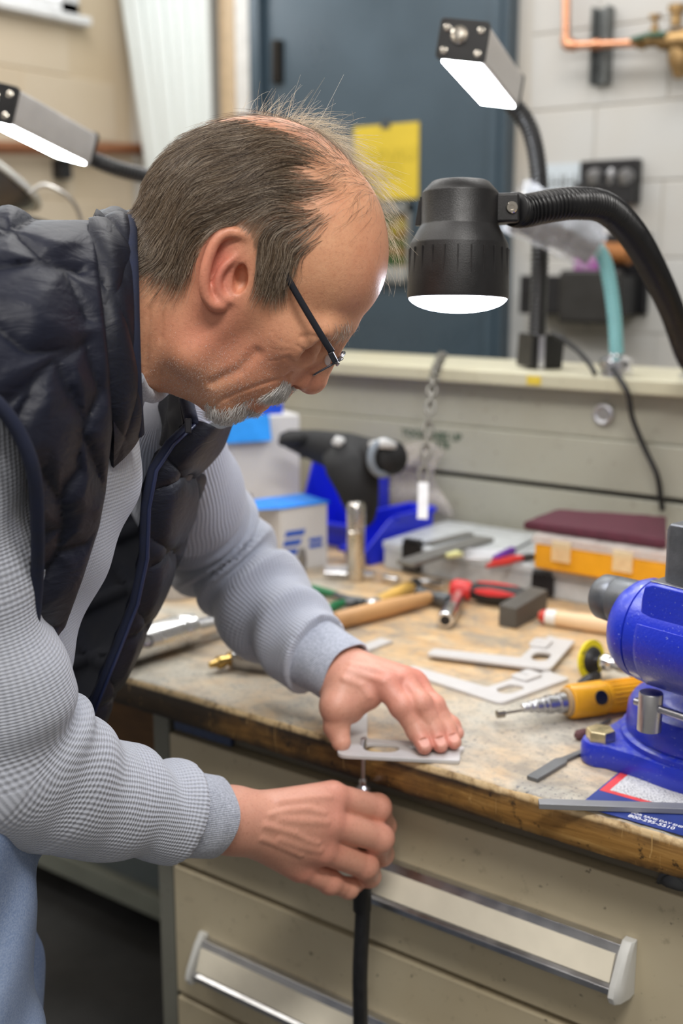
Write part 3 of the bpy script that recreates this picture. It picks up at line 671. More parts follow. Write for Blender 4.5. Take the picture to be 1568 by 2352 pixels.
# lock bolt with sliding bar
lb = on(1490, 1676, 2, TOP + .068); lk = obj('lock_bolt', G().lathe([(0, .0125), (.0395, .0125), (.041, .0118), (.0415, .0105), (.0415, .001)], lb, (0, 0, 1), 32), STEEL, vs_)
bd = unit(on(1568, 1652, 2, TOP + .092) - on(1490, 1626, 2, TOP + .092)); bc = lb + V(0, 0, .026)
obj('lock_bar', G().lathe([(-.019, .003), (-.0185, .0042), (-.014, .0042), (-.013, .0042), (.11, .0042), (.112, .003)], bc, bd, 16), STEEL, lk)
for e in (a0, a0 + 2.09, a0 + 4.19):
    q = C + V(earR * math.cos(e), earR * math.sin(e), .0262); hx = [(.0165 * math.cos(math.radians(60 * i + 12)), .0165 * math.sin(math.radians(60 * i + 12))) for i in range(6)]
    ringh = lambda s_, h: [q + V(x * s_, y * s_, h) for x, y in hx]
    b_ = obj('bolt', G().loft([ringh(1, 0), ringh(1, .010), ringh(.93, .012)]), mat('zinc_yellow', (.72, .60, .36), .3, 1.0, .25, 60), vs_, bevel=.0006)

# ------------------------------------------------------------------ printed safety sheet under the vise
A = BT(1350, 1834); B = BT(1430, 1783); ax_, bx_ = A[0] - .0, .02
t = thing('printed_sheet', 'blue, white and red printed sheet on the worktop under the vise', 'sheet', A)
SBLUE = mat('sheet_blue', lin(40, 58, 130), .5, 0, .18, 60); SRED = mat('sheet_red', lin(214, 66, 66), .5, 0, .12, 60)
n = N('sheet_text'); v = n.coord('Object', (190, 330, 1)); f = n.noise(v, 2.2, 2, .6)
n.set(Base_Color=n.mix(n.val(f, 0, .85, .53, .60), lin(206, 206, 204), lin(70, 74, 92)), Roughness=.5); STXT = n.m
y0 = FRONT + .004; yb = B[1]
x0s = A[0] + .0
obj('paper', G().bx(x0s, .02, A[1] - .022, yb + .045, TOP + .0004, TOP + .0010), SBLUE, t)
xr_, yr_ = BT(1372, 1816)[0], BT(1372, 1816)[1]
obj('red_border', G().bx(xr_ + .002, .02, yr_, yb + .045, TOP + .0010, TOP + .0013), SRED, t)
obj('text_panel', G().bx(xr_ + .011, .02, yr_ + .006, yb + .045, TOP + .0013, TOP + .0016), STXT, t)
WINK = mat('print_white', lin(230, 230, 232), .5, 0, .03)
q = BT(1468, 1862); text('lettering', '800-295-5510', .0085, (q[0] - .004, A[1] - .016, TOP + .0011), (1, 0, 0), (0, 1, 0), WINK, t, .0001, bold=.00012)
text('lettering', 'FOR SAME DAY SHIPPING', .0060, (q[0] - .004, A[1] - .0075, TOP + .0011), (1, 0, 0), (0, 1, 0), WINK, t, .0001, bold=.0001)

# ------------------------------------------------------------------ files
def flatbar(name, pts, widths, th, label, cat, mt, z=TOP, **kw):
    """flat bar along pixel picks; widths in metres"""
    q = [on(px, py, 2, z + th) for px, py in pts]; t = thing(name, label, cat, q[0] * 0 + np.array([q[0][0], q[0][1], z])); g = G(); rg = []
    for i, w_ in enumerate(widths):
        d_ = unit(q[min(i + 1, len(q) - 1)] - q[max(i - 1, 0)]); y = unit(np.cross(V(0, 0, 1), d_))
        rg.append([q[i] + y * w_ / 2 - V(0, 0, th), q[i] - y * w_ / 2 - V(0, 0, th), q[i] - y * w_ / 2, q[i] + y * w_ / 2])
    obj('blade', g.loft(rg), mt, t, bevel=.0005); return t
n = N('file_steel'); v = n.coord('Object', (900, 900, 900)); n.set(Base_Color=(.34, .345, .355), Metallic=.6, Roughness=.45); wv = n.new('ShaderNodeTexWave', i_Scale=1.0, i_Distortion=2.0); n.link(v, wv.inputs[0]); n.bump(wv.outputs[1], .25, .0005); FILEM = n.m
FILED = mat('file_dark', (.19, .195, .20), .42, .6, .15)
flatbar('flat_file', [(1237, 1840), (1420, 1846), (1640, 1853)], [.013, .0135, .014], .0058, 'long grey flat file sticking out over the front edge of the worktop', 'file', FILEM, z=TOP + .0017)
f2 = flatbar('flat_file', [(1222, 1785), (1288, 1745), (1296, 1741), (1362, 1712)], [.0135, .015, .008, .006], .0045, 'short dark flat file with a narrow tang beside the vise foot', 'file', FILED)

# ------------------------------------------------------------------ laser cut brackets
n = N('bracket_metal'); v = n.coord('Object'); n.set(Base_Color=n.mix(n.noise(v, 40), lin(206, 204, 203), lin(192, 189, 187)), Metallic=.1, Roughness=.42); BRK = n.m
EDGE = mat('cut_edge', (.25, .25, .25), .4, .8, .1)
def rnd(poly, r, k=5):
    """round the corners of a 2-D polygon, r per corner"""
    out = []; m = len(poly)
    for i in range(m):
        p0, p, p1 = [np.array(poly[j % m][:2], float) for j in (i - 1, i, i + 1)]; q = min(r[i] if hasattr(r, '__len__') else r, .45 * np.linalg.norm(p - p0), .45 * np.linalg.norm(p1 - p))
        a = p + (p0 - p) / np.linalg.norm(p0 - p) * q; b = p + (p1 - p) / np.linalg.norm(p1 - p) * q
        for t in np.linspace(0, 1, k): out.append((1 - t) ** 2 * a + 2 * t * (1 - t) * p + t * t * b)
    return out
def obround(cx, cy, L, w, k=8):
    o = []
    for s, a0 in ((1, -90), (-1, 90)):
        for i in range(k + 1): a = math.radians(a0 + 180 * i / k); o.append((cx + s * (L / 2 - w / 2) + w / 2 * math.cos(a), cy + w / 2 * math.sin(a)))
    return o
BRX = [(0, 0), (.136, 0), (.136, .030), (.140, .033), (.140, .040), (.131, .040), (.127, .033), (.120, .046), (.104, .047), (.030, .049), (.028, .056), (.016, .172), (-.009, .172)]
BRR = [.012, .004, .003, .002, .002, .002, .004, .003, .004, .008, .008, .004, .004]
def bracket(label, corner, along, z, group='cut metal brackets', shift=0):
    c = np.asarray(corner, float); c = V(c[0], c[1], z); t = thing('metal_bracket', label, 'bracket', c, group)
    ux = unit(V(along[0], along[1], 0)); uy = np.cross(V(0, 0, 1), ux)
    plate('plate', [rnd(BRX, BRR), obround(.047, .025, .042, .025)], .0046, c + V(0, 0, .0023), ux, uy, BRK, t, .0005)
    tabo = rnd([(.078, .026), (.114, .026), (.114, .052), (.098, .052), (.098, .036), (.094, .036), (.094, .052), (.078, .052)], [.006, .006, .006, .001, .001, .001, .001, .006])
    plate('raised_tab', [tabo], .004, c + V(0, 0, .0066), ux, uy, BRK, t, .0005)
    return t, c, ux, uy
ca = BT(1150, 1622); ea = BT(1330, 1556); bracket('pale cut metal bracket nearest the yellow grinder, its arm pointing left', ca, ea - ca, TOP + .0002)
cb_ = BT(1262, 1552); eb = BT(1338, 1462); bracket('pale cut metal bracket lying behind and partly on another bracket', cb_, eb - cb_, TOP + .0052)
bh, hc, hx_, hy_ = bracket('pale cut metal bracket held flat on the worktop edge under the left hand', BT(774, 1742), BT(1052, 1756) - BT(774, 1742), TOP + .0002)
cc = BT(760, 1530); bracket('pale cut metal bracket with only its arm tip showing past the left wrist', BT(700, 1560), BT(640, 1500) - BT(700, 1560), TOP + .0002) if False else None
st = flatbar('metal_strip', [(770, 1512), (888, 1468)], [.022, .022], .0046, 'pale flat metal strip showing past the left wrist', 'strip', BRK)

# ------------------------------------------------------------------ yellow die grinder
YPAINT = mat('grinder_yellow', (.78, .36, .008), .34, 0, .12, 40, bump=.05)
zc_ = TOP + .0215; p0 = on(1306, 1612, 2, zc_); p1 = on(1476, 1590, 2, zc_); d_ = unit(p1 - p0); LG = np.linalg.norm(p1 - p0)
t = thing('die_grinder', 'yellow air die grinder with a stepped steel collet lying beside the vise', 'grinder', V(p0[0], p0[1], TOP))
obj('body', G().lathe([(-.002, .016), (0, .0200), (.003, .0212), (.045, .0214), (.047, .0196), (.052, .0192), (LG, .0190), (LG + .002, .015)], p0, d_, 40), YPAINT, t)
g = G(); f = frame(d_)
for i in range(22):
    a = 2 * np.pi * i / 22; e = np.cos(a) * f[:, 1] + np.sin(a) * f[:, 2]
    g.box(p0 + d_ * (LG + .05) / 2 + e * .0192, (LG - .056, .003, .0022), np.stack([d_, np.cross(e, d_), e], 1))
obj('ribs', g, YPAINT, t, bevel=.0005)
obj('gasket', G().lathe([(-.006, .0135), (-.0055, .0165), (-.002, .0178), (.0, .0175)], p0, d_, 32), mat('gasket_tan', lin(176, 146, 104), .7), t)
steps = []; x_ = -.006
for r, l in ((.0128, .010), (.0105, .007), (.0118, .008), (.0096, .006), (.0078, .004), (.0088, .005), (.0066, .004), (.0074, .004), (.005, .003), (.0056, .006)):
    steps += [(x_, r), (x_ - l + .001, r), (x_ - l, r * .9)]; x_ -= l
obj('collet', G().lathe(steps[::-1], p0, d_, 24), STEEL, t)
obj('burr', G().lathe([(x_ - .034, .0035), (x_ - .033, .0052), (x_ - .024, .0055), (x_ - .022, .0022), (x_, .0022)], p0, unit(d_ + V(0, 0, -.04) * -1), 14), mat('burr_steel', (.36, .33, .28), .35, 1.0, .2), t)
hq = on(1382, 1614, 2, TOP + .024); e = unit((CAM - hq) - d_ * ((CAM - hq) @ d_)); hc2 = p0 + d_ * ((hq - p0) @ d_)
obj('exhaust_port', G().lathe([(.0185, .0088), (.0216, .0088), (.0222, .0078), (.0217, .0060), (.0216, .001)], hc2, e, 20), BLACKPL, t)
obj('rear_fitting', G().lathe([(LG, .014), (LG + .012, .0145), (LG + .014, .011), (LG + .03, .011), (LG + .032, .008), (LG + .05, .008)], p0, d_, 20), DARKSTEEL, t)

# ------------------------------------------------------------------ right angle disc sander
t = thing('disc_sander', 'small angle sander with a yellow disc standing on edge behind the die grinder', 'sander', BT(1365, 1560))
c = on(1360, 1516, 2, TOP + .0285); ad = unit(on(1490, 1546, 2, TOP + .034) - c + V(0, 0, .004))
n = N('disc_yellow'); v = n.coord(); n.set(Base_Color=n.mix(n.val(n.noise(v, 150, 2), 0, 1, .60, .66), lin(222, 204, 20), lin(60, 56, 20)), Roughness=.6)
obj('disc', G().lathe([(-.004, .001), (-.004, .0265), (-.0015, .0272), (0, .0268), (0, .016)], c, ad, 48), n.m, t)
obj('backing_pad', G().lathe([(-.0005, .0185), (.002, .0180), (.008, .013), (.010, .008), (.010, .001)], c, ad, 36), BLACKRUB, t)
hd = obj('angle_head', G().lathe([(.009, .0075), (.012, .0085), (.016, .010), (.024, .0115), (.030, .010), (.033, .0075), (.040, .0075), (.042, .0095), (.052, .0105), (.054, .008), (.064, .0085), (.066, .0125), (.080, .013), (.083, .010), (.10, .010), (.101, .004)], c, ad, 28), CHROME, t)
obj('knurl_ring', G().lathe([(.0662, .0128), (.068, .0146), (.082, .0148), (.084, .0128)], c, ad, 22), DARKSTEEL, t)
lv = c + ad * .004 + V(0, 0, -.018)
obj('switch_lever', G().tube([on(1330, 1572, 2, TOP + .010), on(1352, 1560, 2, TOP + .016), on(1372, 1552, 2, TOP + .014)], [.005, .007, .006], 10), BLACKPL, t)
t = thing('mounted_brush', 'thin dark-stemmed reddish bit lying on the worktop under the die grinder', 'bit', BT(1340, 1690))
obj('stem', G().cyl(BT(1352, 1682, .004), BT(1400, 1652, .004), .0022, n=10), DARKSTEEL, t)
obj('head', G().lathe([(0, .003), (.004, .006), (.016, .0062), (.02, .004)], BT(1322, 1690, .0062), BT(1352, 1682, .005) - BT(1322, 1690, .0062), 14), mat('abrasive_red', (.12, .05, .05), .8, 0, .3, 90), t)

STEELB = mat('satin_chrome', (.70, .69, .68), .24, 1.0, .06)
# ------------------------------------------------------------------ air tools at the left
zt_ = TOP + .025; p0 = on(272, 1492, 2, zt_); p1 = on(440, 1443, 2, zt_); d_ = unit(p1 - p0); LT = np.linalg.norm(p1 - p0)
t = thing('air_ratchet', 'satin chrome air ratchet with a thick barrel lying at the left of the worktop', 'air tool', V(p0[0], p0[1], TOP))
obj('barrel', G().lathe([(-.03, .012), (-.012, .012), (-.010, .018), (0, .0225), (.006, .0245), (LT * .78, .0245), (LT * .8, .0225), (LT * .83, .0225), (LT * .85, .0238), (LT, .0225), (LT + .004, .018)], p0, d_, 36), STEELB, t)
obj('neck', G().lathe([(LT, .0165), (LT + .02, .0155), (LT + .075, .0125), (LT + .13, .012), (LT + .15, .017), (LT + .175, .017)], p0, d_ - V(0, 0, .03), 26), STEELB, t)
hq = on(335, 1478, 2, TOP + .03); e = unit((CAM - hq) - d_ * ((CAM - hq) @ d_)); hc2 = p0 + d_ * ((hq - p0) @ d_)
obj('throttle_port', G().lathe([(.018, .0095), (.0252, .0095), (.026, .008), (.021, .007), (.0205, .001)], hc2, e, 20), DARKSTEEL, t)
zt_ = TOP + .012; p0 = on(482, 1528, 2, zt_); p1 = on(540, 1512, 2, zt_); p2 = on(690, 1530, 2, zt_)
t = thing('blow_gun', 'brass-tipped chrome air blow gun lying near the bench edge', 'air gun', V(p1[0], p1[1], TOP))
obj('brass_tip', G().lathe([(0, .004), (.012, .006), (.014, .009), (.022, .009), (.024, .0065), (.032, .0075), (.034, .0105), (.046, .0105), (.048, .008), (.07, .008)], p0, p1 - p0, 18), BRASS, t)
obj('body', G().loft([rect_loop(p1 + (p2 - p1) * t_, unit(np.cross(p2 - p1, V(0, 0, 1))), V(0, 0, 1), .013, .0115, .004) for t_ in (0, .9)]), STEEL, t, bevel=.001)
obj('lever', G().tube(smoothpath([p1 + V(.0, 0, .012), on(560, 1478, 2, TOP + .03), on(610, 1470, 2, TOP + .034), on(660, 1490, 2, TOP + .03)], 20), .0055, 10), CHROME, t)
obj('coupler', G().lathe([(0, .010), (.012, .012), (.014, .014), (.03, .014), (.032, .011), (.045, .010)], on(545, 1500, 2, TOP + .0255), on(640, 1490, 2, TOP + .0255) - on(545, 1500, 2, TOP + .0255), 20), CHROME, t)
# ------------------------------------------------------------------ clear plastic pieces behind his sleeve
t = thing('clear_plastic_cup', 'smoky clear plastic cup seen between the vest and the left sleeve', 'cup', BT(392, 1362))
q = BT(405, 1368); obj('cup', G().lathe([(.001, .034), (.002, .036), (.06, .043), (.062, .043), (.062, .040), (.004, .033), (.004, .002)], q, (0, 0, 1), 24), glassy('clear_smoke', (.50, .46, .42), .55, .2), t)
t = thing('grey_socket', 'small grey steel socket standing left of the smoky cup', 'socket', BT(352, 1345))
obj('socket', G().lathe([(0, .014), (.02, .014), (.022, .012), (.036, .012), (.036, .008), (.02, .008)], BT(350, 1335), (0, 0, 1), 20), STEEL, t)
# ------------------------------------------------------------------ boxes and bins at the back
CARTON = mat('carton_white', lin(208, 206, 204), .55, 0, .04, 8); LIDB = mat('lid_blue', lin(24, 130, 228), .4, 0, .08)
PRNB = mat('print_blue', lin(38, 88, 190), .5, 0, .1)
def obox(c, ux, lx, ly, lz, z=TOP): # oriented box from its bottom corner c, along ux, depth to the left of it
    ux = unit(V(ux[0], ux[1], 0)); uy = np.cross(V(0, 0, 1), ux); c = V(c[0], c[1], z)
    return c, ux, uy, G().hexa([c + ux * a + uy * b + V(0, 0, h) for h in (0, lz) for a, b in ((0, 0), (lx, 0), (lx, ly), (0, ly))])
c0, c1 = BT(645, 1318), BT(752, 1300)
t = thing('carton', 'small white carton with a bright blue lid and blue stripes printed on its side', 'box', c0)
c, ux, uy, g = obox(c0, c1 - c0, np.linalg.norm(c1 - c0), .085, .118); obj('body', g, CARTON, t, bevel=.002)
lx = np.linalg.norm(c1 - c0)
obj('lid', G().hexa([c + ux * a + uy * b + V(0, 0, h) for h in (.1182, .1215) for a, b in ((-.003, -.003), (lx + .003, -.003), (lx + .003, .09), (-.003, .09))]), LIDB, t, bevel=.001)
obj('lid_flap', G().hexa([c + ux * a + uy * b + V(0, 0, h) for h in (.1182, .121) for a, b in ((-.085, .03), (-.003, .0), (-.003, .088), (-.085, .088))]), LIDB, t, bevel=.001)
for k in range(3):
    o_ = c + ux * (.012 - k * .004) - uy * .0006 + V(0, 0, .066 - k * .017)
    obj('stripe', G().hexa([o_ + ux * a + uy * b + V(0, 0, h) for h, s in ((0, -.004), (.010, 0)) for a, b in ((s, -.0006), (s + .040 - k * .004, -.0006), (s + .040 - k * .004, .0003), (s, .0003))]), PRNB, t)
for k in range(2):
    o_ = c + ux * .060 - uy * .0006 + V(0, 0, .050 - k * .011)
    obj('stripe', G().hexa([o_ + ux * a + uy * b + V(0, 0, h) for h in (0, .007) for a, b in ((0, -.0006), (.028, -.0006), (.028, .0003), (0, .0003))]), PRNB, t)
c0 = BT(520, 1262); c1 = BT(690, 1244)
t = thing('tall_carton', 'tall white carton with a blue flap behind the small carton and his sleeve', 'box', c0)
H2 = on(690, 952, 1, c1[1])[2] - TOP
c, ux, uy, g = obox(c0 - unit(c1 - c0) * .06, c1 - c0, np.linalg.norm(c1 - c0) + .06, .14, H2); obj('body', g, CARTON, t, bevel=.002)
obj('flap', G().hexa([c + ux * a + uy * b + V(0, 0, h) for h, o_ in ((H2 - .045, -.012), (H2 + .004, 0)) for a, b in ((.05, -.008 + o_), (.15, -.008 + o_), (.15, -.002 + o_), (.05, -.002 + o_))]), mat('flap_blue', lin(30, 140, 226), .45), t, bevel=.001)
obj('lid', G().hexa([c + ux * a + uy * b + V(0, 0, h) for h in (H2 + .0005, H2 + .022) for a, b in ((.06, .02), (.19, .02), (.19, .13), (.06, .13))]), mat('lid_deep_blue', lin(24, 74, 200), .4), t, bevel=.002)
BINB = mat('bin_blue', lin(30, 46, 214), .36, 0, .12, 10)
def hopper(name, label, c0, ux, w, dpt, h, hf, group='blue hopper bins'):
    t = thing(name, label, 'bin', V(c0[0], c0[1], TOP), group); ux = unit(V(ux[0], ux[1], 0)); uy = np.cross(V(0, 0, 1), ux); c = V(c0[0], c0[1], TOP)
    q = lambda a, b, z: c + ux * a + uy * b + V(0, 0, z); th = .004
    g = G(); g.hexa([q(a, b, z) for z in (0.0005, th) for a, b in ((0, 0), (w, 0), (w, dpt), (0, dpt))])
    for a in (0, w - th):
        s_ = [(0, 0), (dpt, 0), (dpt, h), (dpt * .42, h), (dpt * .30, h * .92), (-.012, hf)]
        g.loft([[q(a + k, b, z) for b, z in s_] for k in (0, th)])
    g.hexa([q(a, b, z) for z in (0, h) for a, b in ((0, dpt - th), (w, dpt - th), (w, dpt), (0, dpt))])
    g.hexa([q(0, 0, 0), q(w, 0, 0), q(w, th, 0), q(0, th, 0), q(0, -.012, hf), q(w, -.012, hf), q(w, -.012 + th, hf), q(0, -.012 + th, hf)])
    obj('tub', g, BINB, t, bevel=.0012)
    g = G(); g.hexa([q(a, b, z) for z in (hf - .008, hf + .001) for a, b in ((-.003, -.020), (w + .003, -.020), (w + .003, -.010), (-.003, -.010))])
    obj('front_lip', g, BINB, t, bevel=.0012); g = G()
    g.hexa([q(a, b, z) for z in (h - .010, h + .001) for a, b in ((-.004, dpt - .002), (w + .004, dpt - .002), (w + .004, dpt + .005), (-.004, dpt + .005))])
    for a in (-.004, w - .003): g.hexa([q(a + k, b, z) for z in (h - .010, h + .001) for k, b in ((0, dpt * .4), (.007, dpt * .4), (.007, dpt), (0, dpt))])
    obj('rim', g, BINB, t, bevel=.0012)
    return t, q
c0 = BT(606, 1272); hb, qh = hopper('hopper_bin', 'tall blue hopper bin under the black glove behind the small carton', (c0[0] - .01, 1.80), (1, 0), .130, .118, .178, .05)
c0 = BT(850, 1300); _u = unit(V(.992, -.126, 0)); hb2, q2 = hopper('hopper_bin', 'low blue hopper bin standing beside the clear organiser below the white tag', c0 - _u * .060, (_u[0], _u[1]), .060, .180, .084, .03)
# black glove draped over the bin
FAB = mat('glove_black', (.008, .008, .009), .75, 0, .25, 60, bump=.3, bscale=300); GREYF = mat('glove_grey', lin(120, 128, 138), .7, 0, .1)
t = thing('work_glove', 'black work glove with a grey cuff draped over the tall blue bin', 'glove', BT(800, 1300))
zg = 2.13
def blob(path, n=14): # ellipse section tube along pixel path: (px, py, z, rx, rz) radii in px
    rg = []; q = np.array([P(a, b, zz) for a, b, zz, _, _ in path]); tg = np.gradient(q, axis=0)
    for i, (a, b, zz, ru, rv) in enumerate(path):
        d_ = unit(tg[i]); s_ = unit(np.cross(d_, -FWD)); w_ = np.cross(s_, d_); an = np.linspace(0, 2 * np.pi, n, endpoint=False)
        rg.append(q[i] + (np.cos(an)[:, None] * s_ * ru + np.sin(an)[:, None] * w_ * rv) * zz / FPX)
    return G().loft(rg)
obj('palm', blob([(650, 1005, 2.2, 12, 14), (662, 1008, 2.19, 22, 22), (720, 1022, 2.17, 36, 30), (790, 1040, 2.14, 48, 36), (840, 1055, 2.10, 50, 40), (885, 1052, 2.06, 42, 40), (905, 1050, 2.04, 40, 40)]), FAB, t, ang=0)
obj('hanging_fingers', blob([(790, 1030, 2.10, 55, 24), (808, 1070, 2.08, 62, 28), (822, 1120, 2.08, 50, 26), (832, 1170, 2.09, 38, 22), (838, 1200, 2.10, 22, 14), (840, 1210, 2.10, 8, 6)]), FAB, t, ang=0)
obj('finger', blob([(700, 1010, 2.16, 14, 14), (676, 1008, 2.15, 16, 14), (652, 1012, 2.15, 14, 12), (640, 1020, 2.15, 6, 6)]), FAB, t, ang=0)
cc = P(880, 1052, 2.035); obj('cuff', G().torus(cc, unit(RIGHT * .62 - FWD * .75 - UP * .1), 38 * 2.04 / FPX, 9 * 2.04 / FPX, 28, 10), GREYF, t, ang=0)
obj('cuff_inside', G().lathe([(0, .027), (.002, .027)], cc, unit(RIGHT * .62 - FWD * .75 - UP * .1), 24), mat('inside_black', (.004, .004, .004), .9), t)
obj('cuff_tab', blob([(848, 1022, 2.03, 8, 6), (880, 1018, 2.02, 12, 7), (908, 1024, 2.03, 8, 5)]), mat('tab_white', lin(200, 200, 200), .6), t, ang=0)
obj('patch', blob([(764, 1018, 2.085, 5, 4), (776, 1014, 2.08, 14, 6), (790, 1010, 2.085, 5, 4)]), MATS['tab_white'], t, ang=0)
# clear bag behind
t = thing('plastic_bag', 'crumpled clear plastic bag behind the low blue bin', 'bag', BT(950, 1285))
q = np.array([[on(868 + 150 * u + 22 * math.sin(v_ * 5 + u * 3), 1040 + 150 * v_ - 25 * math.sin(u * 3.1), 1, 1.936 + .010 * math.sin(u * 7 + v_ * 4) + .006 * math.cos(v_ * 11)) for v_ in np.linspace(0, 1, 16)] for u in np.linspace(0, 1, 16)])
o = obj('bag', G().grid(q), glassy('bag_clear', (.72, .66, .60), .30, .2), t, ang=0)
o.modifiers.new('thick', 'SOLIDIFY').thickness = .0015
# chain hung from the ledge with a white tag
t = thing('chain', 'short steel chain hanging from the ledge with a white tag at its end', 'chain', P(1010, 850, 1.98))
cp = resample(smoothpath([P(1018, 812, 2.22), P(1004, 840, 2.14), P(996, 868, 2.06), P(988, 930, 2.0), P(981, 1000, 1.98), P(974, 1060, 1.96), P(972, 1105, 1.95)], 60), .0195)
an = np.linspace(0, 2 * np.pi, 20, endpoint=False); lk_ = G()
loop = np.stack([np.sign(np.cos(an)) * .0065 + .0072 * np.cos(an), .0075 * np.sin(an), 0 * an], 1)
rg = []
for i in range(21):
    i0 = i % 20; tg = unit(loop[(i0 + 1) % 20] - loop[i0 - 1]); nn_ = np.cross(V(0, 0, 1), tg); u = np.linspace(0, 2 * np.pi, 8, endpoint=False)
    rg.append(loop[i0] + .0024 * (np.cos(u)[:, None] * nn_ + np.sin(u)[:, None] * V(0, 0, 1)))
lk_.loft(rg, True, False); lme = raw_mesh('link', np.concatenate(lk_.v), lk_.f); fix_normals(lme); smooth_mesh(lme, 0); lme.materials.append(mat('chain_steel', (.20, .19, .17), .38, 1.0, .2))
for i in range(len(cp) - 1):
    f = frame(cp[i + 1] - cp[i], RIGHT if i % 2 else FWD); o = piece('link', lme, t, (cp[i] + cp[i + 1]) / 2); o.rotation_euler = Matrix(f.tolist()).to_euler()
a, b = P(972, 1108, 1.945), P(970, 1192, 1.93); f = frame(b - a, FWD)
obj('tag', G().box((a + b) / 2, (np.linalg.norm(b - a), .017, .0015), f), mat('tag_white', lin(226, 226, 230), .5), t, bevel=.0005)
# upright steel punch
q = BT(817, 1332)
t = thing('steel_cylinder', 'upright polished steel cylinder with a groove near its chamfered top', 'cylinder', q)
hh = on(817, 1152, 1, q[1])[2] - TOP
obj('body', G().lathe([(.0005, .0148), (.002, .0158), (hh * .62, .0158), (hh * .63, .0163), (hh * .645, .0146), (hh * .66, .0163), (hh * .93, .0163), (hh * .985, .0135), (hh, .011), (hh, .008), (hh - .01, .0075), (hh - .01, .001)], q, (0, 0, 1), 32), mat('satin_steel', (.62, .59, .55), .26, 1.0, .06), t)
# ------------------------------------------------------------------ clear organisers with things on top
CLEARP = glassy('clear_box_plastic', (.72, .75, .76), .62, .3); INNER = mat('box_content_grey', lin(150, 152, 150), .6, 0, .25, 25)
yb0 = BT(880, 1305)[1]
t = thing('clear_organiser', 'long clear plastic organiser box with black latches under the loose tools', 'box', BT(1100, 1330))
xa, xb, ya, yb_, zt_ = BT(882, 1300)[0] + .008, -.62, 1.715, 1.935, TOP + .052
obj('tub', G().bx(xa, xb, ya, yb_, TOP + .0005, TOP + .036), CLEARP, t, bevel=.003); obj('lid', G().bx(xa - .002, xb, ya - .003, yb_, TOP + .0365, zt_), CLEARP, t, bevel=.004)
obj('contents', G().bx(xa + .01, xb - .01, ya + .01, yb_ - .01, TOP + .004, TOP + .030), INNER, t)
for px, py in ((950, 1310), (1250, 1350)):
    x_ = on(px, py, 1, ya)[0]; lo_ = 0 if px < 1000 else -.016; g = G().bx(x_ - .020, x_ + .020, ya - .010, ya - .0032, TOP + .006, zt_ + .003 + lo_)
    if not lo_: g.bx(x_ - .018, x_ + .018, ya - .010, ya + .012, zt_ + .0004, zt_ + .005)
    l_ = obj('latch', g, BLACKPL, t, bevel=.0015)
    for k in range(4): obj('latch_tooth', G().bx(x_ - .016 + k * .009, x_ - .011 + k * .009, ya - .013, ya + (.004 if not lo_ else -.006), zt_ + .002 + lo_, zt_ + .012 + lo_), BLACKPL, l_, bevel=.001)
zt_ += .0004
def T2(px, py, h=0): return on(px, py, 2, zt_ + h)
def bar(name, label, pa, pb, w_, th, mt, cat='bar', group=None, lift=0.0):
    a, b = T2(*pa, lift + th), T2(*pb, lift + th); t = thing(name, label, cat, V(a[0], a[1], zt_ + lift), group); d_ = unit(b - a); y = unit(np.cross(V(0, 0, 1), d_))
    obj('bar', G().hexa([q + y * s * w_ / 2 + V(0, 0, z) for z in (-th, 0) for q, s in ((a, -1), (b, -1), (b, 1), (a, 1))]), mt, t, bevel=.0008); return t
GREYBAR = mat('bar_grey', (.23, .225, .21), .42, .5, .12)
bar('flat_bar', 'wide grey steel bar lying slantwise on the clear organiser', (930, 1290), (1115, 1232), .036, .008, GREYBAR)
bar('flat_bar', 'narrow grey steel bar behind the wide bar on the clear organiser', (985, 1246), (1080, 1222), .018, .006, GREYBAR)
t = thing('sticky_notes', 'pale yellow sticky note pad on the clear organiser', 'notepad', T2(1030, 1275))
q = T2(1032, 1276); obj('pad', G().box(q + V(0, 0, .004), (.038, .03, .007), frame(V(.9, -.4, 0))), mat('sticky_yellow', lin(214, 212, 150), .7, 0, .06), t, bevel=.0006)
t = thing('hex_keys', 'set of small steel hex keys on the clear organiser', 'keys', T2(1110, 1275))
for k in range(4):
    a, b = T2(1070, 1282 - k * 7, .003), T2(1165, 1284 - k * 6, .003); obj('key', G().tube(smoothpath([a + V(-.004, .018, 0), a, b], 16), .0018, 8), STEEL, t, ang=0)
t = thing('purple_screwdriver', 'small screwdriver with a purple handle on the clear organiser', 'screwdriver', T2(1160, 1280))
a, b = T2(1136, 1284, .008), T2(1178, 1264, .008); obj('handle', G().lathe([(0, .005), (.003, .007), (np.linalg.norm(b - a) - .004, .0078), (np.linalg.norm(b - a), .004)], a, b - a, 14), mat('handle_purple', lin(96, 40, 140), .4), t)
obj('shaft', G().cyl(b, T2(1222, 1242, .008), .0025, n=10), DARKSTEEL, t)
t = thing('red_pliers', 'small pliers with red grips on the clear organiser', 'pliers', T2(1150, 1295))
REDG = mat('grip_red', lin(196, 50, 44), .45, 0, .1)
for pa in ((1118, 1300), (1130, 1290)): obj('grip', G().tube([T2(*pa, .005), T2(pa[0] + 45, pa[1] - 8, .006), T2(1205, 1280, .006)], [.004, .005, .004], 10), REDG, t)
obj('jaws', G().lathe([(0, .006), (.01, .007), (.035, .003)], T2(1200, 1282, .006), T2(1240, 1276, .006) - T2(1200, 1282, .006), 12), DARKSTEEL, t)
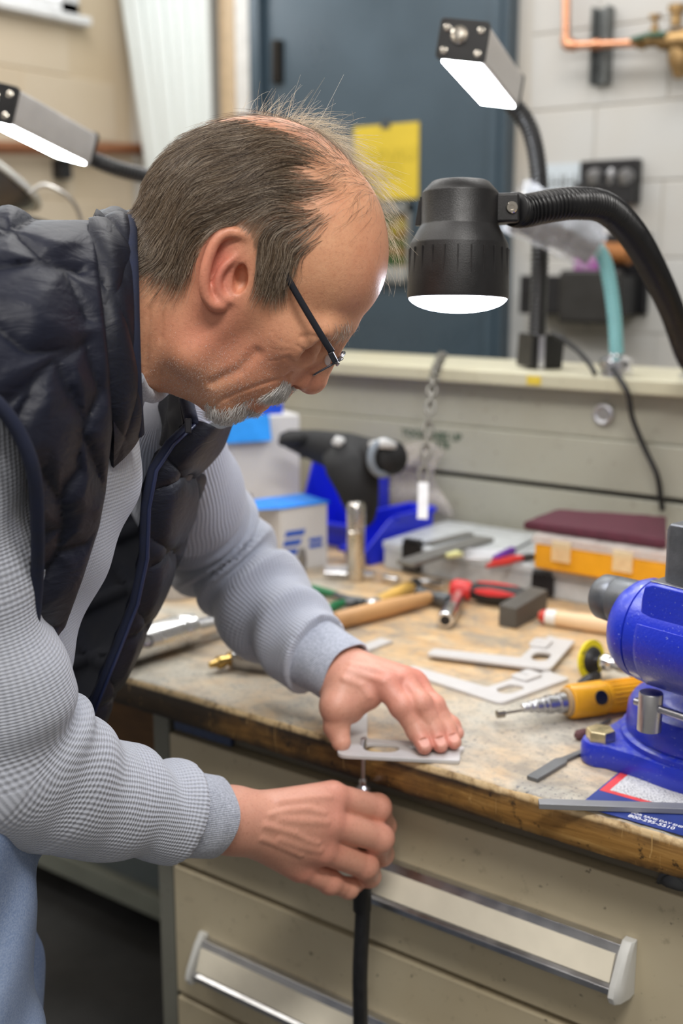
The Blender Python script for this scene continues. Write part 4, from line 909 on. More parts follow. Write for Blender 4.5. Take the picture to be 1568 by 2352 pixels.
# yellow organiser with a clear lid
t = thing('yellow_organiser', 'yellow organiser box with a clear lid showing brown parts', 'box', T2(1370, 1300))
za = zt_ + .0008; q0 = T2(1224, 1306); xa, ya = q0[0], q0[1]; xb, yb_ = xa + .31, min(ya + .16, 1.945)
sh = .043
obj('tub', G().bx(xa, xb, ya, yb_, za, za + sh), mat('organiser_yellow', (.80, .36, .01), .35, 0, .08), t, bevel=.005)
obj('lid', G().bx(xa - .002, xb + .002, ya - .002, yb_, za + sh + .010, za + sh + .014).bx(xa - .002, xb + .002, ya - .003, ya, za + sh, za + sh + .010).bx(xa - .003, xa, ya - .002, yb_, za + sh, za + sh + .010), glassy('lid_clear', (.80, .74, .70), .45, .25), t, bevel=.001)
for k in range(5): obj('part_tray', G().bx(xa + .008 + k * .060, xa + .060 + k * .060, ya + .006, yb_ - .008, za + sh + .0005, za + sh + .008), mat('parts_brown', lin(176, 116, 84), .6, 0, .3, 30), t, bevel=.002)
for k in (0, 1, 2): obj('latch', G().bx(xa + .035 + k * .105, xa + .068 + k * .105, ya - .009, ya - .0032, za + sh * .45, za + sh + .010), glassy('latch_clear', (.92, .78, .5), .42, .3), t, bevel=.0015)
zp = za + sh + .0146
t = thing('scouring_pad', 'thick maroon abrasive pad lying on top of the yellow organiser', 'pad', V(xa + .1, ya + .05, zp))
a, b, c_, d_ = [on(px, py, 2, zp + .014) for px, py in ((1203, 1198), (1530, 1242), (1530, 1188), (1282, 1170))]
rg = []
for h, s_ in ((0, .97), (.004, 1), (.012, 1), (.015, .97)):
    ce = (a + b + c_ + d_) / 4; lo = []
    for p_, q_ in ((a, b), (b, c_), (c_, d_), (d_, a)):
        for u in np.linspace(0, 1, 10, endpoint=False):
            m_ = p_ + (q_ - p_) * u; m_ = ce + (m_ - ce) * s_; lo.append(V(m_[0], m_[1], zp + .0005 + h + .002 * mnoise.noise((m_[0] * 30, m_[1] * 30, 2.0)) * (h > 0)))
    rg.append(lo)
obj('pad', G().loft(rg), mat('pad_maroon', lin(84, 36, 50), .85, 0, .25, 150, bump=.5, bscale=900), t, ang=.8)
# ------------------------------------------------------------------ loose hand tools in the middle
WOODH = mat('handle_wood', lin(196, 150, 100), .5, 0, .12, 12); WOODL = mat('handle_light_wood', lin(222, 190, 150), .45, 0, .08, 12)
def rod(name, label, cat, pa, pb, prof, mt, h, part='handle', nn=18):
    a, b = BT(*pa, h), BT(*pb, h); t = thing(name, label, cat, V(a[0], a[1], TOP)); L_ = np.linalg.norm(b - a)
    o = obj(part, G().lathe([(u * L_, r) for u, r in prof], a, b - a, nn), mt, t); return t, a, b
t, a, b = rod('hammer', 'long wooden hammer handle lying slantwise behind his left cuff', 'hammer', (770, 1426), (985, 1372), [(0, .011), (.02, .0135), (.5, .0145), (.8, .012), (1, .010)], WOODH, .0145)
hx = b + unit(b - a) * .008; f = frame(b - a); obj('head', G().lathe([(-.035, .010), (-.032, .012), (-.012, .012), (-.01, .009), (.012, .009), (.03, .011), (.036, .007)], hx, f[:, 1], 18), DARKSTEEL, t)
t, a, b = rod('chisel', 'tool with a yellow wooden grip and a pale metal end behind the hammer handle', 'chisel', (868, 1384), (945, 1348), [(0, .009), (.05, .011), (.9, .012), (1, .009)], mat('grip_ochre', lin(206, 166, 84), .45), .0145)
obj('ferrule', G().lathe([(-.028, .008), (-.02, .012), (0, .0095)], a, b - a, 16), STEEL, t); obj('tip', G().tube([a - unit(b - a) * .02, a - unit(b - a) * .034 + V(0, -.012, -.005), a - unit(b - a) * .036 + V(.004, -.026, -.010)], .005, 10), mat('tip_white', lin(210, 210, 212), .3, .4), t)
obj('cap', G().lathe([(-.02, .009), (.016, .012), (.018, .004)], b, b - a, 14), DARKSTEEL, t)
t = thing('green_pliers', 'pliers with dark green grips beside his left sleeve', 'pliers', BT(740, 1380))
GRN = mat('grip_green', lin(16, 104, 62), .42, 0, .1)
for pts in (((690, 1345), (730, 1356), (772, 1366)), ((742, 1408), (768, 1392), (790, 1384))): obj('grip', G().tube([BT(*p_, .010) for p_ in pts], [.0065, .0078, .006], 12), GRN, t)
obj('jaws', G().tube([BT(768, 1366, .010), BT(800, 1378, .010), BT(830, 1384, .010), BT(850, 1382, .010)], [.005, .008, .009, .004], 12), DARKSTEEL, t)
obj('handle_steel', G().tube([BT(788, 1385, .010), BT(812, 1384, .010)], [.005, .007], 10), DARKSTEEL, t)
t, a, b = rod('socket_bit', 'steel hex socket on its side pointing at the camera, beside the red-handled screwdriver', 'socket', (1022, 1425), (1052, 1372), [(0, .006), (.005, .0118), (.03, .0135), (.5, .0135), (.52, .0128), (1, .0128)], CHROME, .0137, 'barrel', 12)
obj('bore', G().lathe([(-.0008, .0082), (.0004, .0082)], a, a - b, 16), BLACKPL, t)
for k, (pa, pb) in enumerate((((962, 1336), (1020, 1344)), ((985, 1366), (1025, 1382)), ((880, 1326), (915, 1334)), ((745, 1318), (860, 1322)))):
    lab = ('small bright steel socket extension below the organiser latch', 'small bright steel socket next to the hammer head', 'short chrome socket right of the steel cylinder', 'thin chrome rod lying behind the steel cylinder')[k]
    rod('steel_bit', lab, 'bit', pa, pb, [(0, .005), (.04, .0065), (.6, .0065), (.62, .008), (.98, .008), (1, .005)], CHROME, .0082, 'shank', 14)
t = thing('red_screwdriver', 'multi-bit screwdriver with a fat red and black grip behind the hex socket', 'screwdriver', BT(1120, 1370))
a, b = BT(1034, 1352, .019), BT(1226, 1374, .019); L_ = np.linalg.norm(b - a); REDS = mat('grip_bright_red', lin(214, 48, 46), .4, 0, .06)
obj('end_cap', G().lathe([(0, .006), (.002, .013), (.008, .017), (.03, .0165), (.038, .012)], a, b - a, 24), REDS, t)
obj('grip', G().lathe([(.036, .012), (.05, .0165), (L_ * .5, .0185), (L_ * .75, .017), (L_ * .92, .0125), (L_ * .93, .004)], a, b - a, 28), BLACKRUB, t)
obj('collar', G().lathe([(L_ * .925, .010), (L_ * .93, .0155), (L_ * .97, .0155), (L_, .011), (L_ + .004, .004)], a, b - a, 24), REDS, t)
g = G(); f = frame(b - a); dd = unit(b - a)
for sgn in (1, -1):
    e0 = unit(f[:, 1] * sgn * .95 + f[:, 2] * .35)
    if e0 @ (CAM - a) < 0: e0 = unit(-f[:, 1] * .0 + f[:, 2])
    rg = []
    for u, hw in ((.32, .04), (.37, .24), (.5, .34), (.66, .28), (.78, .12), (.82, .02)):
        rr = np.interp(u, [.25, .5, .75, .92], [.0165, .0185, .017, .0125]) + .0006; s2 = np.cross(dd, e0); an_ = np.linspace(-hw, hw, 6)
        ring_ = [a + dd * L_ * u + (np.cos(q) * e0 + np.sin(q) * s2) * rr for q in an_]; rg.append(ring_ + [a + dd * L_ * u + (np.cos(q) * e0 + np.sin(q) * s2) * (rr - .004) for q in an_[::-1]])
    g.loft(rg)
obj('red_inlay', g, REDS, t, ang=.9)
t, a, b = rod('file_handle', 'light wooden tool handle with a white band and red tip behind the vise', 'handle', (1238, 1414), (1470, 1448), [(0, .004), (.015, .0085), (.07, .0105), (.0701, .0112), (.17, .0122), (.1701, .0118), (.5, .0135), (1, .0125)], WOODL, .0137)
L_ = np.linalg.norm(b - a)
obj('red_tip', G().lathe([(-.001, .002), (.0, .0065), (L_ * .03, .0098), (L_ * .075, .0112), (L_ * .0752, .005)], a, b - a, 20), mat('tip_red', lin(196, 26, 28), .35), t)
obj('white_band', G().lathe([(L_ * .075, .0113), (L_ * .0755, .0117), (L_ * .18, .0128), (L_ * .181, .011)], a, b - a, 20), WHITEPL, t)
t = thing('rubber_block', 'flat dark grey rubber block leaning in front of the organiser latch', 'block', BT(1225, 1430))
a, b = BT(1184, 1445), BT(1256, 1408); up_ = V(0, 0, 1); y = unit(np.cross(up_, unit(b - a)))
zt2 = .032
obj('block', G().hexa([a, b, b + y * .030, a + y * .030, a + V(0, 0, zt2), b + V(0, 0, zt2 + .006), b + y * .03 + V(0, 0, zt2 + .008), a + y * .03 + V(0, 0, zt2 + .002)]), mat('rubber_grey', (.085, .078, .068), .6, 0, .15), t, bevel=.0015)
t = thing('white_rag', 'scrap of white paper on the worktop behind the steel cylinder', 'paper', BT(780, 1312))
q = np.array([[BT(745 + 70 * u, 1322 - 24 * w_, .002 + .006 * abs(mnoise.noise((u * 3, w_ * 3, .5)))) for w_ in np.linspace(0, 1, 8)] for u in np.linspace(0, 1, 10)]); obj('paper', G().grid(q), mat('paper_white', lin(214, 212, 212), .7), t, ang=0)
t = thing('scribe_plate', 'upright thin grey steel plate in front of the small white carton', 'plate', BT(575, 1300))
a = BT(574, 1318); f = frame(RIGHT); obj('plate', G().box(a + V(0, 0, .073), (.012, .004, .145), f), mat('plate_grey', (.18, .17, .16), .4, .6), t, bevel=.0006)
t = thing('grey_punch', 'short upright grey steel punch at the foot of the striped carton', 'punch', BT(690, 1322))
obj('punch', G().lathe([(0.0005, .007), (.03, .0085), (.045, .0065), (.052, .004)], BT(692, 1324), (0.05, 0, 1), 14), mat('punch_grey', (.25, .24, .23), .4, .7), t)
# ------------------------------------------------------------------ the man: implicit surfaces meshed with surface nets
def iso(fn, lo, hi, h, B=12):
    lo = np.asarray(lo, float); hi = np.asarray(hi, float)
    nb = np.maximum(1, np.ceil((hi - lo) / h / B).astype(int)); n = nb * B
    grid = np.empty(tuple(n), np.float32)
    bi = np.stack(np.meshgrid(*[np.arange(k) for k in nb], indexing='ij'), -1).reshape(-1, 3)
    cen = lo + (bi * B + (B - 1) / 2) * h
    dc = np.concatenate([fn(c) for c in np.array_split(cen, max(1, len(cen) // 20000))])
    act = np.abs(dc) < B * h * .87 * 1.35 + .004
    gv = grid.reshape(nb[0], B, nb[1], B, nb[2], B).transpose(0, 2, 4, 1, 3, 5)
    gb = np.empty((len(bi), B, B, B), np.float32); gb[:] = np.sign(dc)[:, None, None, None]
    loc = np.stack(np.meshgrid(*[np.arange(B)] * 3, indexing='ij'), -1).reshape(-1, 3) * h
    ia = np.nonzero(act)[0]
    for ch in np.array_split(ia, max(1, len(ia) * B ** 3 // 200000)):
        if len(ch): gb[ch] = fn((lo + bi[ch][:, None, :] * (B * h) + loc[None]).reshape(-1, 3)).reshape(-1, B, B, B)
    gv[:] = gb.reshape(nb[0], nb[1], nb[2], B, B, B)
    s = grid < 0; nx, ny, nz = s.shape
    cnt = np.zeros((nx - 1, ny - 1, nz - 1), np.int8)
    cor = [(i, j, k) for i in (0, 1) for j in (0, 1) for k in (0, 1)]
    for i, j, k in cor: cnt += s[i:nx - 1 + i, j:ny - 1 + j, k:nz - 1 + k]
    mix = (cnt > 0) & (cnt < 8); ci = np.argwhere(mix)
    vid = np.full(mix.shape, -1, np.int64); vid[mix] = np.arange(len(ci))
    val = {c: grid[ci[:, 0] + c[0], ci[:, 1] + c[1], ci[:, 2] + c[2]] for c in cor}
    acc = np.zeros((len(ci), 3)); num = np.zeros(len(ci))
    for a in cor:
        for ax in range(3):
            if a[ax] == 0:
                b = list(a); b[ax] = 1; va, vb = val[a], val[tuple(b)]
                m = (va < 0) != (vb < 0); t = np.where(m, va / np.where(m, va - vb, 1), 0)
                p = np.tile(np.array(a, float), (len(ci), 1)); p[:, ax] = t
                acc[m] += p[m]; num[m] += 1
    v = lo + (ci + acc / num[:, None]) * h
    quads = []
    for ax in range(3):
        a, b = [x for x in range(3) if x != ax]
        sl0 = [slice(None)] * 3; sl1 = [slice(None)] * 3; sl0[ax] = slice(0, -1); sl1[ax] = slice(1, None)
        d = np.argwhere(s[tuple(sl0)] != s[tuple(sl1)])
        d = d[(d[:, a] > 0) & (d[:, b] > 0) & (d[:, a] < s.shape[a] - 1) & (d[:, b] < s.shape[b] - 1)]
        q = []
        for da, db in ((-1, -1), (0, -1), (0, 0), (-1, 0)):
            e = d.copy(); e[:, a] += da; e[:, b] += db; q.append(vid[e[:, 0], e[:, 1], e[:, 2]])
        q = np.stack(q, 1); ins = s[d[:, 0], d[:, 1], d[:, 2]]
        if ax == 1: ins = ~ins
        q[~ins] = q[~ins][:, ::-1]; quads.append(q)
    q = np.concatenate(quads); q = q[(q >= 0).all(1)]
    # one Newton step onto the surface
    e = h * .5; f0 = fn(v); gr = np.stack([fn(v + e * np.eye(3)[i]) - f0 for i in range(3)], 1) / e
    g2 = (gr ** 2).sum(1); st = np.clip(f0 / np.maximum(g2, .2), -h * .7, h * .7)
    v = v - gr * st[:, None]
    return v, q
def normals_of(fn, v, e=.0008):
    f0 = fn(v); g = np.stack([fn(v + e * np.eye(3)[i]) - f0 for i in range(3)], 1)
    return g / (np.linalg.norm(g, axis=1)[:, None] + 1e-12)
def np_mesh(name, v, q, attrs=None, off=(0, 0, 0)):
    me = bpy.data.meshes.new(name); me.vertices.add(len(v)); me.vertices.foreach_set('co', (v - np.asarray(off)).astype(np.float32).ravel())
    me.loops.add(q.size); me.loops.foreach_set('vertex_index', q.astype(np.int32).ravel())
    me.polygons.add(len(q)); me.polygons.foreach_set('loop_start', np.arange(0, q.size, 4, dtype=np.int32)); me.update(calc_edges=True)
    me.polygons.foreach_set('use_smooth', np.ones(len(q), bool))
    for k, a in (attrs or {}).items(): me.attributes.new(k, 'FLOAT', 'POINT').data.foreach_set('value', np.asarray(a, np.float32))
    me.validate(); return me
def smin(a, b, k):
    if k <= 0: return np.minimum(a, b)
    h = np.clip(.5 + .5 * (b - a) / k, 0, 1); return b + (a - b) * h - k * h * (1 - h)
def smax(a, b, k): return -smin(-a, -b, k)
def caps(p, a, b, r1, r2):
    a = np.asarray(a, float); ba = np.asarray(b, float) - a; pa = p - a
    h = np.clip(pa @ ba / (ba @ ba), 0, 1); return np.linalg.norm(pa - h[:, None] * ba, axis=1) - (r1 + (r2 - r1) * h)
def elli(p, c, r, rot=None):
    q = p - np.asarray(c, float)
    if rot is not None: q = q @ rot
    r = np.asarray(r, float); k0 = np.linalg.norm(q / r, axis=1); k1 = np.linalg.norm(q / (r * r), axis=1) + 1e-9
    return k0 * (k0 - 1) / k1
def chain(p, pts, rs, k):
    d = None
    for i in range(len(pts) - 1):
        c = caps(p, pts[i], pts[i + 1], rs[i], rs[i + 1]); d = c if d is None else smin(d, c, k)
    return d
# ---- head coordinates: u right, v down (pixels of the middle plane), w towards the near side, unit = 1 px at the head's distance
ZH = 1.06; HS = ZH / FPX
HC = P(620, 620, ZH)
yaw = math.radians(5)
HW = unit(-ray(620, 620)); HU = unit(RIGHT - HW * (RIGHT @ HW)); HV = np.cross(HW, HU) * -1
if HV @ UP > 0: HV = -HV
HU, HW = HU * math.cos(yaw) + HW * math.sin(yaw), HW * math.cos(yaw) - HU * math.sin(yaw)
HB = np.stack([HU, HV, HW], 1)
def to_head(p): return (p - HC) @ HB / HS + np.array([620, 620, 0])
def fs(q):
    """frame pixel and w to head coordinates"""
    q = np.asarray(q, float); k = 1 / (1 - q[2] * HS / ZH); return np.array([620 + (q[0] - 620) / k + math.sin(yaw) * q[2], 620 + (q[1] - 620) / k, q[2]])
def from_head(q): return HC + ((np.asarray(q, float) - np.array([620, 620, 0])) * HS) @ HB.T
def rz2(a):                                # rotation in the u-v plane: first axis at angle a (degrees, v down)
    c, s = math.cos(math.radians(a)), math.sin(math.radians(a)); return np.array([[c, -s, 0], [s, c, 0], [0, 0, 1.0]])
EARH = [(590, 592, 160), (588, 565, 172), (570, 545, 184), (545, 534, 193), (518, 534, 199), (494, 552, 205), (478, 585, 208), (467, 622, 208), (463, 655, 203), (467, 680, 196), (482, 698, 188), (500, 700, 182)]
EARH2 = [tuple(q) for q in resample(smoothpath(EARH, 60), 9)]; _l = np.linspace(0, 1, len(EARH2)); EARR2 = list(np.interp(_l, [0, .1, .3, .6, .8, 1], [8, 10.5, 11.5, 10, 11, 14]))
EARA2 = [tuple(q) for q in resample(smoothpath([(566, 566, 180), (540, 588, 186), (510, 612, 192), (494, 645, 192), (500, 676, 186), (526, 690, 178)], 50), 8)]
def head_base(p):
    d = elli(p, (598, 548, 0), (272, 264, 196), rz2(28))
    d = smin(d, elli(p, (735, 560, 0), (140, 150, 150), rz2(28)), 60)
    d = smin(d, elli(p, (752, 622, 0), (118, 118, 142)), 60)
    d = smin(d, caps(p, (792, 744, 20), (750, 750, 112), 24, 22), 34)                 # brow ridge
    d = smin(d, elli(p, (640, 745, 0), (180, 130, 136), rz2(-52)), 50)              # face block
    d = smin(d, elli(p, (668, 762, 96), (58, 66, 56), rz2(-40)), 45)                # cheekbone
    d = smin(d, caps(p, (560, 690, 128), (452, 800, 112), 36, 44), 60)              # ramus
    d = smin(d, caps(p, (452, 800, 108), (512, 908, 40), 46, 46), 50)               # jaw
    d = smin(d, elli(p, (518, 912, 0), (56, 50, 58)), 40)                           # chin
    d = smin(d, elli(p, (596, 858, 0), (70, 76, 86), rz2(-50)), 40)                 # muzzle
    d = smin(d, elli(p, (560, 820, 60), (90, 70, 62), rz2(-50)), 50)                # cheek
    # eye socket, lids
    d = smax(d, -elli(p, (744, 792, 80), (20, 26, 44), rz2(-42)), 24)
    d = smin(d, elli(p, (710, 786, 76), (31, 30, 36)), 10)
    d = smax(d, -elli(p, (708, 806, 108), (17, 44, 18), rz2(-22)), 20)
    # nose
    d = smin(d, caps(p, (778, 774, 0), (722, 864, 0), 20, 29), 20)
    d = smin(d, elli(p, (713, 872, 0), (34, 34, 36)), 14)
    d = smin(d, elli(p, (690, 866, 32), (31, 26, 20), rz2(-40)), 12)
    d = smax(d, -elli(p, (680, 888, 36), (18, 8, 16), rz2(34)), 4)
    # lips and folds
    d = smin(d, elli(p, (632, 896, 0), (34, 24, 54), rz2(-20)), 18)
    d = smin(d, elli(p, (592, 928, 0), (26, 20, 50), rz2(-40)), 14)
    d = smax(d, -caps(p, (622, 930, 0), (588, 910, 62), 3.5, 3), 10)
    d = smax(d, -caps(p, (556, 932, 0), (548, 922, 50), 8, 5), 22)
    # neck
    nk = caps(p * np.array([1, 1, 1.06]), (225, 745, 0), (460, 640, 0), 196, 168)
    d = smin(d, nk, 42)
    d = smin(d, elli(p, (420, 850, 0), (95, 62, 90), rz2(30)), 46)                  # under the chin
    d = smin(d, caps(p, (486, 700, 134), (330, 850, 92), 24, 22), 40)               # neck muscle
    # ear (traced in the frame, so undo the nearness of the near side)
    pe = np.stack([525 + (p[:, 0] - 16 - 534) * 1.16, 618 + (p[:, 1] - 620) * 1.10, p[:, 2]], 1)
    e = elli(pe, (522, 620, 172), (56, 88, 12), rz2(14))
    e = smin(e, elli(pe, (494, 688, 176), (24, 26, 11)), 12)
    e = smin(smin(e, elli(pe, (484, 696, 182), (17, 17, 11)), 8), elli(pe, (487, 658, 183), (17, 24, 10)), 8)
    e = smax(e, -elli(pe, (528, 590, 208), (40, 54, 30), rz2(22)), 10)
    e = smax(e, -elli(pe, (546, 632, 198), (27, 42, 54), rz2(12)), 7)
    e = smin(e, chain(pe, EARH2, EARR2, 9), 8)
    e = smin(e, chain(pe, EARA2, [6.5] * 4 + [8] * (len(EARA2) - 8) + [7.5] * 4, 8), 10)
    e = smin(e, caps(pe, (590, 596, 156), (548, 622, 172), 9, 5), 9)
    e = smin(e, elli(pe, (574, 642, 166), (12, 21, 12), rz2(25)), 10)
    e = e / 1.05
    d = smin(d, e, 7)
    d = smax(d, -elli(pe, (549, 638, 178), (17, 36, 24), rz2(14)), 8)
    d = smax(d, -elli(pe, (558, 645, 170), (9, 19, 16), rz2(18)), 8)
    return d
def surf_w(u, v_):
    ws = np.linspace(240, 0, 481); d = head_base(np.stack([np.full(481, u), np.full(481, v_), ws], 1)); i = np.argmax(d < 0); return ws[i]
_crease = [  # polyline on the face, softness, depth
    ([(664, 856), (640, 862), (606, 872), (566, 886), (528, 902)], 11, .4), ([(528, 902), (506, 914), (490, 930)], 12, .2),
    ([(742, 794), (728, 800), (706, 794), (690, 782)], 5, .8), ([(752, 768), (738, 766), (718, 762), (700, 764)], 10, .6), ([(716, 822), (694, 826), (670, 814)], 14, .6),
    ([(678, 780), (652, 770), (634, 752)], 4, 0), ([(676, 792), (648, 794), (626, 786)], 4, 0), ([(672, 806), (646, 816), (628, 818)], 5, 0),
    ([(370, 700), (364, 760), (352, 840)], 9, .3), ([(398, 690), (392, 760), (380, 850)], 9, .2), ([(600, 800), (560, 840), (500, 868)], 26, .0), ([(672, 846), (662, 858), (664, 874)], 10, .8)]
CREASE = [([(u, v_, surf_w(u, v_)) for u, v_ in pl], k, r) for pl, k, r in _crease]
def head_sdf(P_):
    p = to_head(P_); p[:, 2] = np.abs(p[:, 2]); d = head_base(p)
    near = (d < 30) & (d > -30)
    if near.any():
        q = p[near]; dd = d[near]
        for pl, k, r in CREASE: dd = smax(dd, -chain(q, pl, [r] * len(pl), 3), k)
        d[near] = dd
    return d * HS * .9
# ---- hands
Z = lambda px, py, h: on(px, py, 2, h)
class Hand: pass
def hand_sdf(wrist, fingers, thumb, r0, forearm, palm=()):
    def fn(p):
        d = None
        for (a, b, ra, rb) in palm:
            c = caps(p, a, b, ra, rb); d = c if d is None else smin(d, c, .016)
        fo = caps(p, wrist, forearm, .0265, .036); d = smin(d, fo, .022)
        for pts, rs in fingers + [thumb]:
            c = chain(p, pts[:2], rs[:2], .003)
            for i in range(1, len(pts) - 1): c = smin(c, caps(p, pts[i], pts[i + 1], rs[i], rs[i + 1]), .0035)
            for i in ((1,) if pts is thumb[0] else (1, 2)): c = smin(c, np.linalg.norm(p - pts[i], axis=1) - rs[i] * (1.0 if pts is thumb[0] else 1.06), .005)       # knuckles
            d = smin(d, c, .0042)
        return d
    return fn
# left hand, flat on the plate
WL = Z(776, 1540, .975)
lf = {'i': [(884, 1572, .972), (922, 1622, .952), (957, 1678, .926), (974, 1715, .9145)],
      'm': [(922, 1564, .972), (964, 1616, .954), (995, 1676, .926), (1011, 1711, .9145)],
      'r': [(948, 1567, .966), (996, 1622, .946), (1026, 1676, .923), (1042, 1704, .9145)],
      'l': [(960, 1586, .956), (1004, 1634, .934), (1036, 1666, .920), (1050, 1684, .9135)]}
LF = {k: [Z(*a) for a in v] for k, v in lf.items()}
LT_ = [Z(790, 1568, .972), Z(772, 1622, .950), Z(773, 1668, .926), Z(783, 1704, .9115)]
LFR = {'i': [.0150, .0132, .0112, .0088], 'm': [.0150, .0130, .0112, .0088], 'r': [.0142, .0124, .0106, .0084], 'l': [.0130, .0108, .0094, .0078]}
palmL = [(WL, LF['i'][0], .024, .0150), (WL, LF['m'][0], .024, .0150), (WL, LF['r'][0], .023, .0145), (WL, LF['l'][0], .022, .0135), (WL, LT_[1], .0205, .0160), (LT_[0], (LF['i'][0] * .55 + WL * .45), .017, .017), (Z(815, 1578, .966), Z(838, 1600, .958), .018, .0125), (Z(795, 1610, .952), Z(842, 1602, .955), .016, .0115), (LT_[1], Z(806, 1640, .936), .0150, .0105)]
EL = P(700, 1480, 1.415)
left_hand = hand_sdf(WL, [(LF[k], LFR[k]) for k in 'imrl'], (LT_, [.019, .0162, .0150, .0112]), 0, EL, palmL)
# right hand, closed around the upright tool
TOOL = Z(835, 1720, TOP)
WR = P(532, 1884, 1.225)
rf = {'i': [(762, 1832, 1.292), (866, 1856, 1.330), (882, 1898, 1.366), (862, 1915, 1.388)],
      'm': [(752, 1890, 1.278), (872, 1926, 1.318), (876, 1962, 1.356), (848, 1972, 1.384)],
      'r': [(738, 1950, 1.280), (838, 1988, 1.318), (848, 2012, 1.350), (826, 2012, 1.374)],
      'l': [(688, 1990, 1.286), (758, 2026, 1.308), (800, 2040, 1.328), (818, 2032, 1.348)]}
RF = {k: [P(*a) for a in v] for k, v in rf.items()}
RFR = {'i': [.0165, .0150, .0128, .0100], 'm': [.0165, .0150, .0128, .0100], 'r': [.0160, .0142, .0120, .0095], 'l': [.0150, .0125, .0108, .0090]}
RT = [P(600, 1862, 1.262), P(705, 1886, 1.335), P(780, 1894, 1.375), P(832, 1916, 1.391)]
TENDON = [(WR * .8 + RF[k][0] * .2, RF[k][0]) for k in 'imr']
palmR = [(WR, RF['i'][0], .0250, .0185), (WR, RF['m'][0], .0255, .0180), (WR, RF['r'][0], .0255, .0175), (WR, RF['l'][0], .0240, .0170), (WR, RT[1], .022, .016)]
ER = P(420, 1872, 1.165)
right_hand = hand_sdf(WR, [(RF[k], RFR[k]) for k in 'imrl'], (RT, [.018, .0150, .0130, .0105]), 0, ER, palmR)
def nails(fn, spec):
    """cut a shallow plate into the tips"""
    def f(p):
        d = fn(p)
        for tip, dip, nrm, r in spec:
            ax = unit(tip - dip); n_ = unit(nrm - ax * (nrm @ ax)); s_ = np.cross(ax, n_); c = tip + n_ * r * .98 + ax * r * .25
            q = (p - c) @ np.stack([ax, s_, n_], 1)
            d = smax(d, -(np.linalg.norm(np.maximum(np.abs(q) - np.array([r * .78, r * .60, r * .10]), 0), axis=1) - r * .10), .0006)
        return d
    return f
left_hand0 = left_hand
left_hand = nails(left_hand, [(LF[k][3], LF[k][2], unit(V(0, 0, 1) * .8 - FWD * .45), LFR[k][3]) for k in 'imr'])
def hit(px, py, fn, z0=.75, z1=1.6, off=0.0):
    zz = np.linspace(z0, z1, 700); d = fn(np.array([P(px, py, q) for q in zz])); i = np.argmax(d < 0); return zz[i] - off
def relief(fn, lines):
    ls = [([P(a, b, hit(a, b, fn) + sink) for a, b in pl], r) for pl, r, sink in lines]
    def f(p):
        d = fn(p); m = np.abs(d) < .02
        if m.any():
            q = p[m]; dd = d[m]
            for pl, r in ls: dd = smin(dd, chain(q, pl, [r] * len(pl), .002), .006)
            d[m] = dd
        return d
    return f
right_hand = relief(right_hand, [([(606, 1896), (640, 1904), (676, 1914), (704, 1930), (728, 1936)], .0013, .0014), ([(618, 1872), (660, 1862), (706, 1858), (742, 1868)], .0012, .0014), ([(600, 1925), (640, 1940), (690, 1962)], .0013, .0017),
    ([(640, 1842), (700, 1835), (756, 1830)], .0020, .0022), ([(640, 1882), (690, 1885), (748, 1888)], .0020, .0023), ([(640, 1926), (686, 1942), (732, 1952)], .0020, .0023)])
left_hand = relief(left_hand, [([(800, 1540), (840, 1552), (880, 1566)], .0020, .0021), ([(806, 1530), (866, 1540), (916, 1556)], .0020, .0022), ([(790, 1560), (830, 1575), (846, 1600)], .0016, .0012)])
# ---- torso frame
RS, LS = P(-122, 950, .885), P(388, 1002, 1.25); SA = unit(P(490, 1000, 1.24) - P(-50, 960, .88))
TC = [P(215, 725, 1.05), P(10, 880, 1.03), P(-22, 1085, 1.04), P(-118, 1285, 1.06), P(-200, 1700, 1.08)]
TR = [.052, .099, .103, .104, .116]
SQ = 1.28
def squash(p, f, c):
    s = (p - c) @ SA; return p - SA[None] * (s * (1 - 1 / f))[:, None]
def torso_sdf(p):
    q = squash(p, SQ, TC[1]); d = None
    t = [TC[0] - SA * ((TC[0] - TC[1]) @ SA) * .3] + TC[1:]
    tt = [TC[1] + squash((x)[None], SQ, TC[1])[0] - TC[1] for x in t]
    for i in range(4):
        c = caps(q, tt[i], tt[i + 1], TR[i], TR[i + 1]); d = c if d is None else smin(d, c, .05)
    return d
def arm_pts(side):
    if side == 'R': return [RS, P(-98, 1300, .94), P(-30, 1735, 1.0), P(110, 1795, 1.05), P(230, 1832, 1.10), P(410, 1870, 1.160), P(478, 1879, 1.188)], [.060, .057, .064, .056, .051, .0425, .0395]
    return [LS, P(428, 1130, 1.38), P(482, 1240, 1.50), P(610, 1395, 1.46), P(720, 1500, 1.40), P(784, 1541, 1.372)], [.058, .060, .064, .056, .045, .0385]
ARM = {s: arm_pts(s) for s in 'RL'}
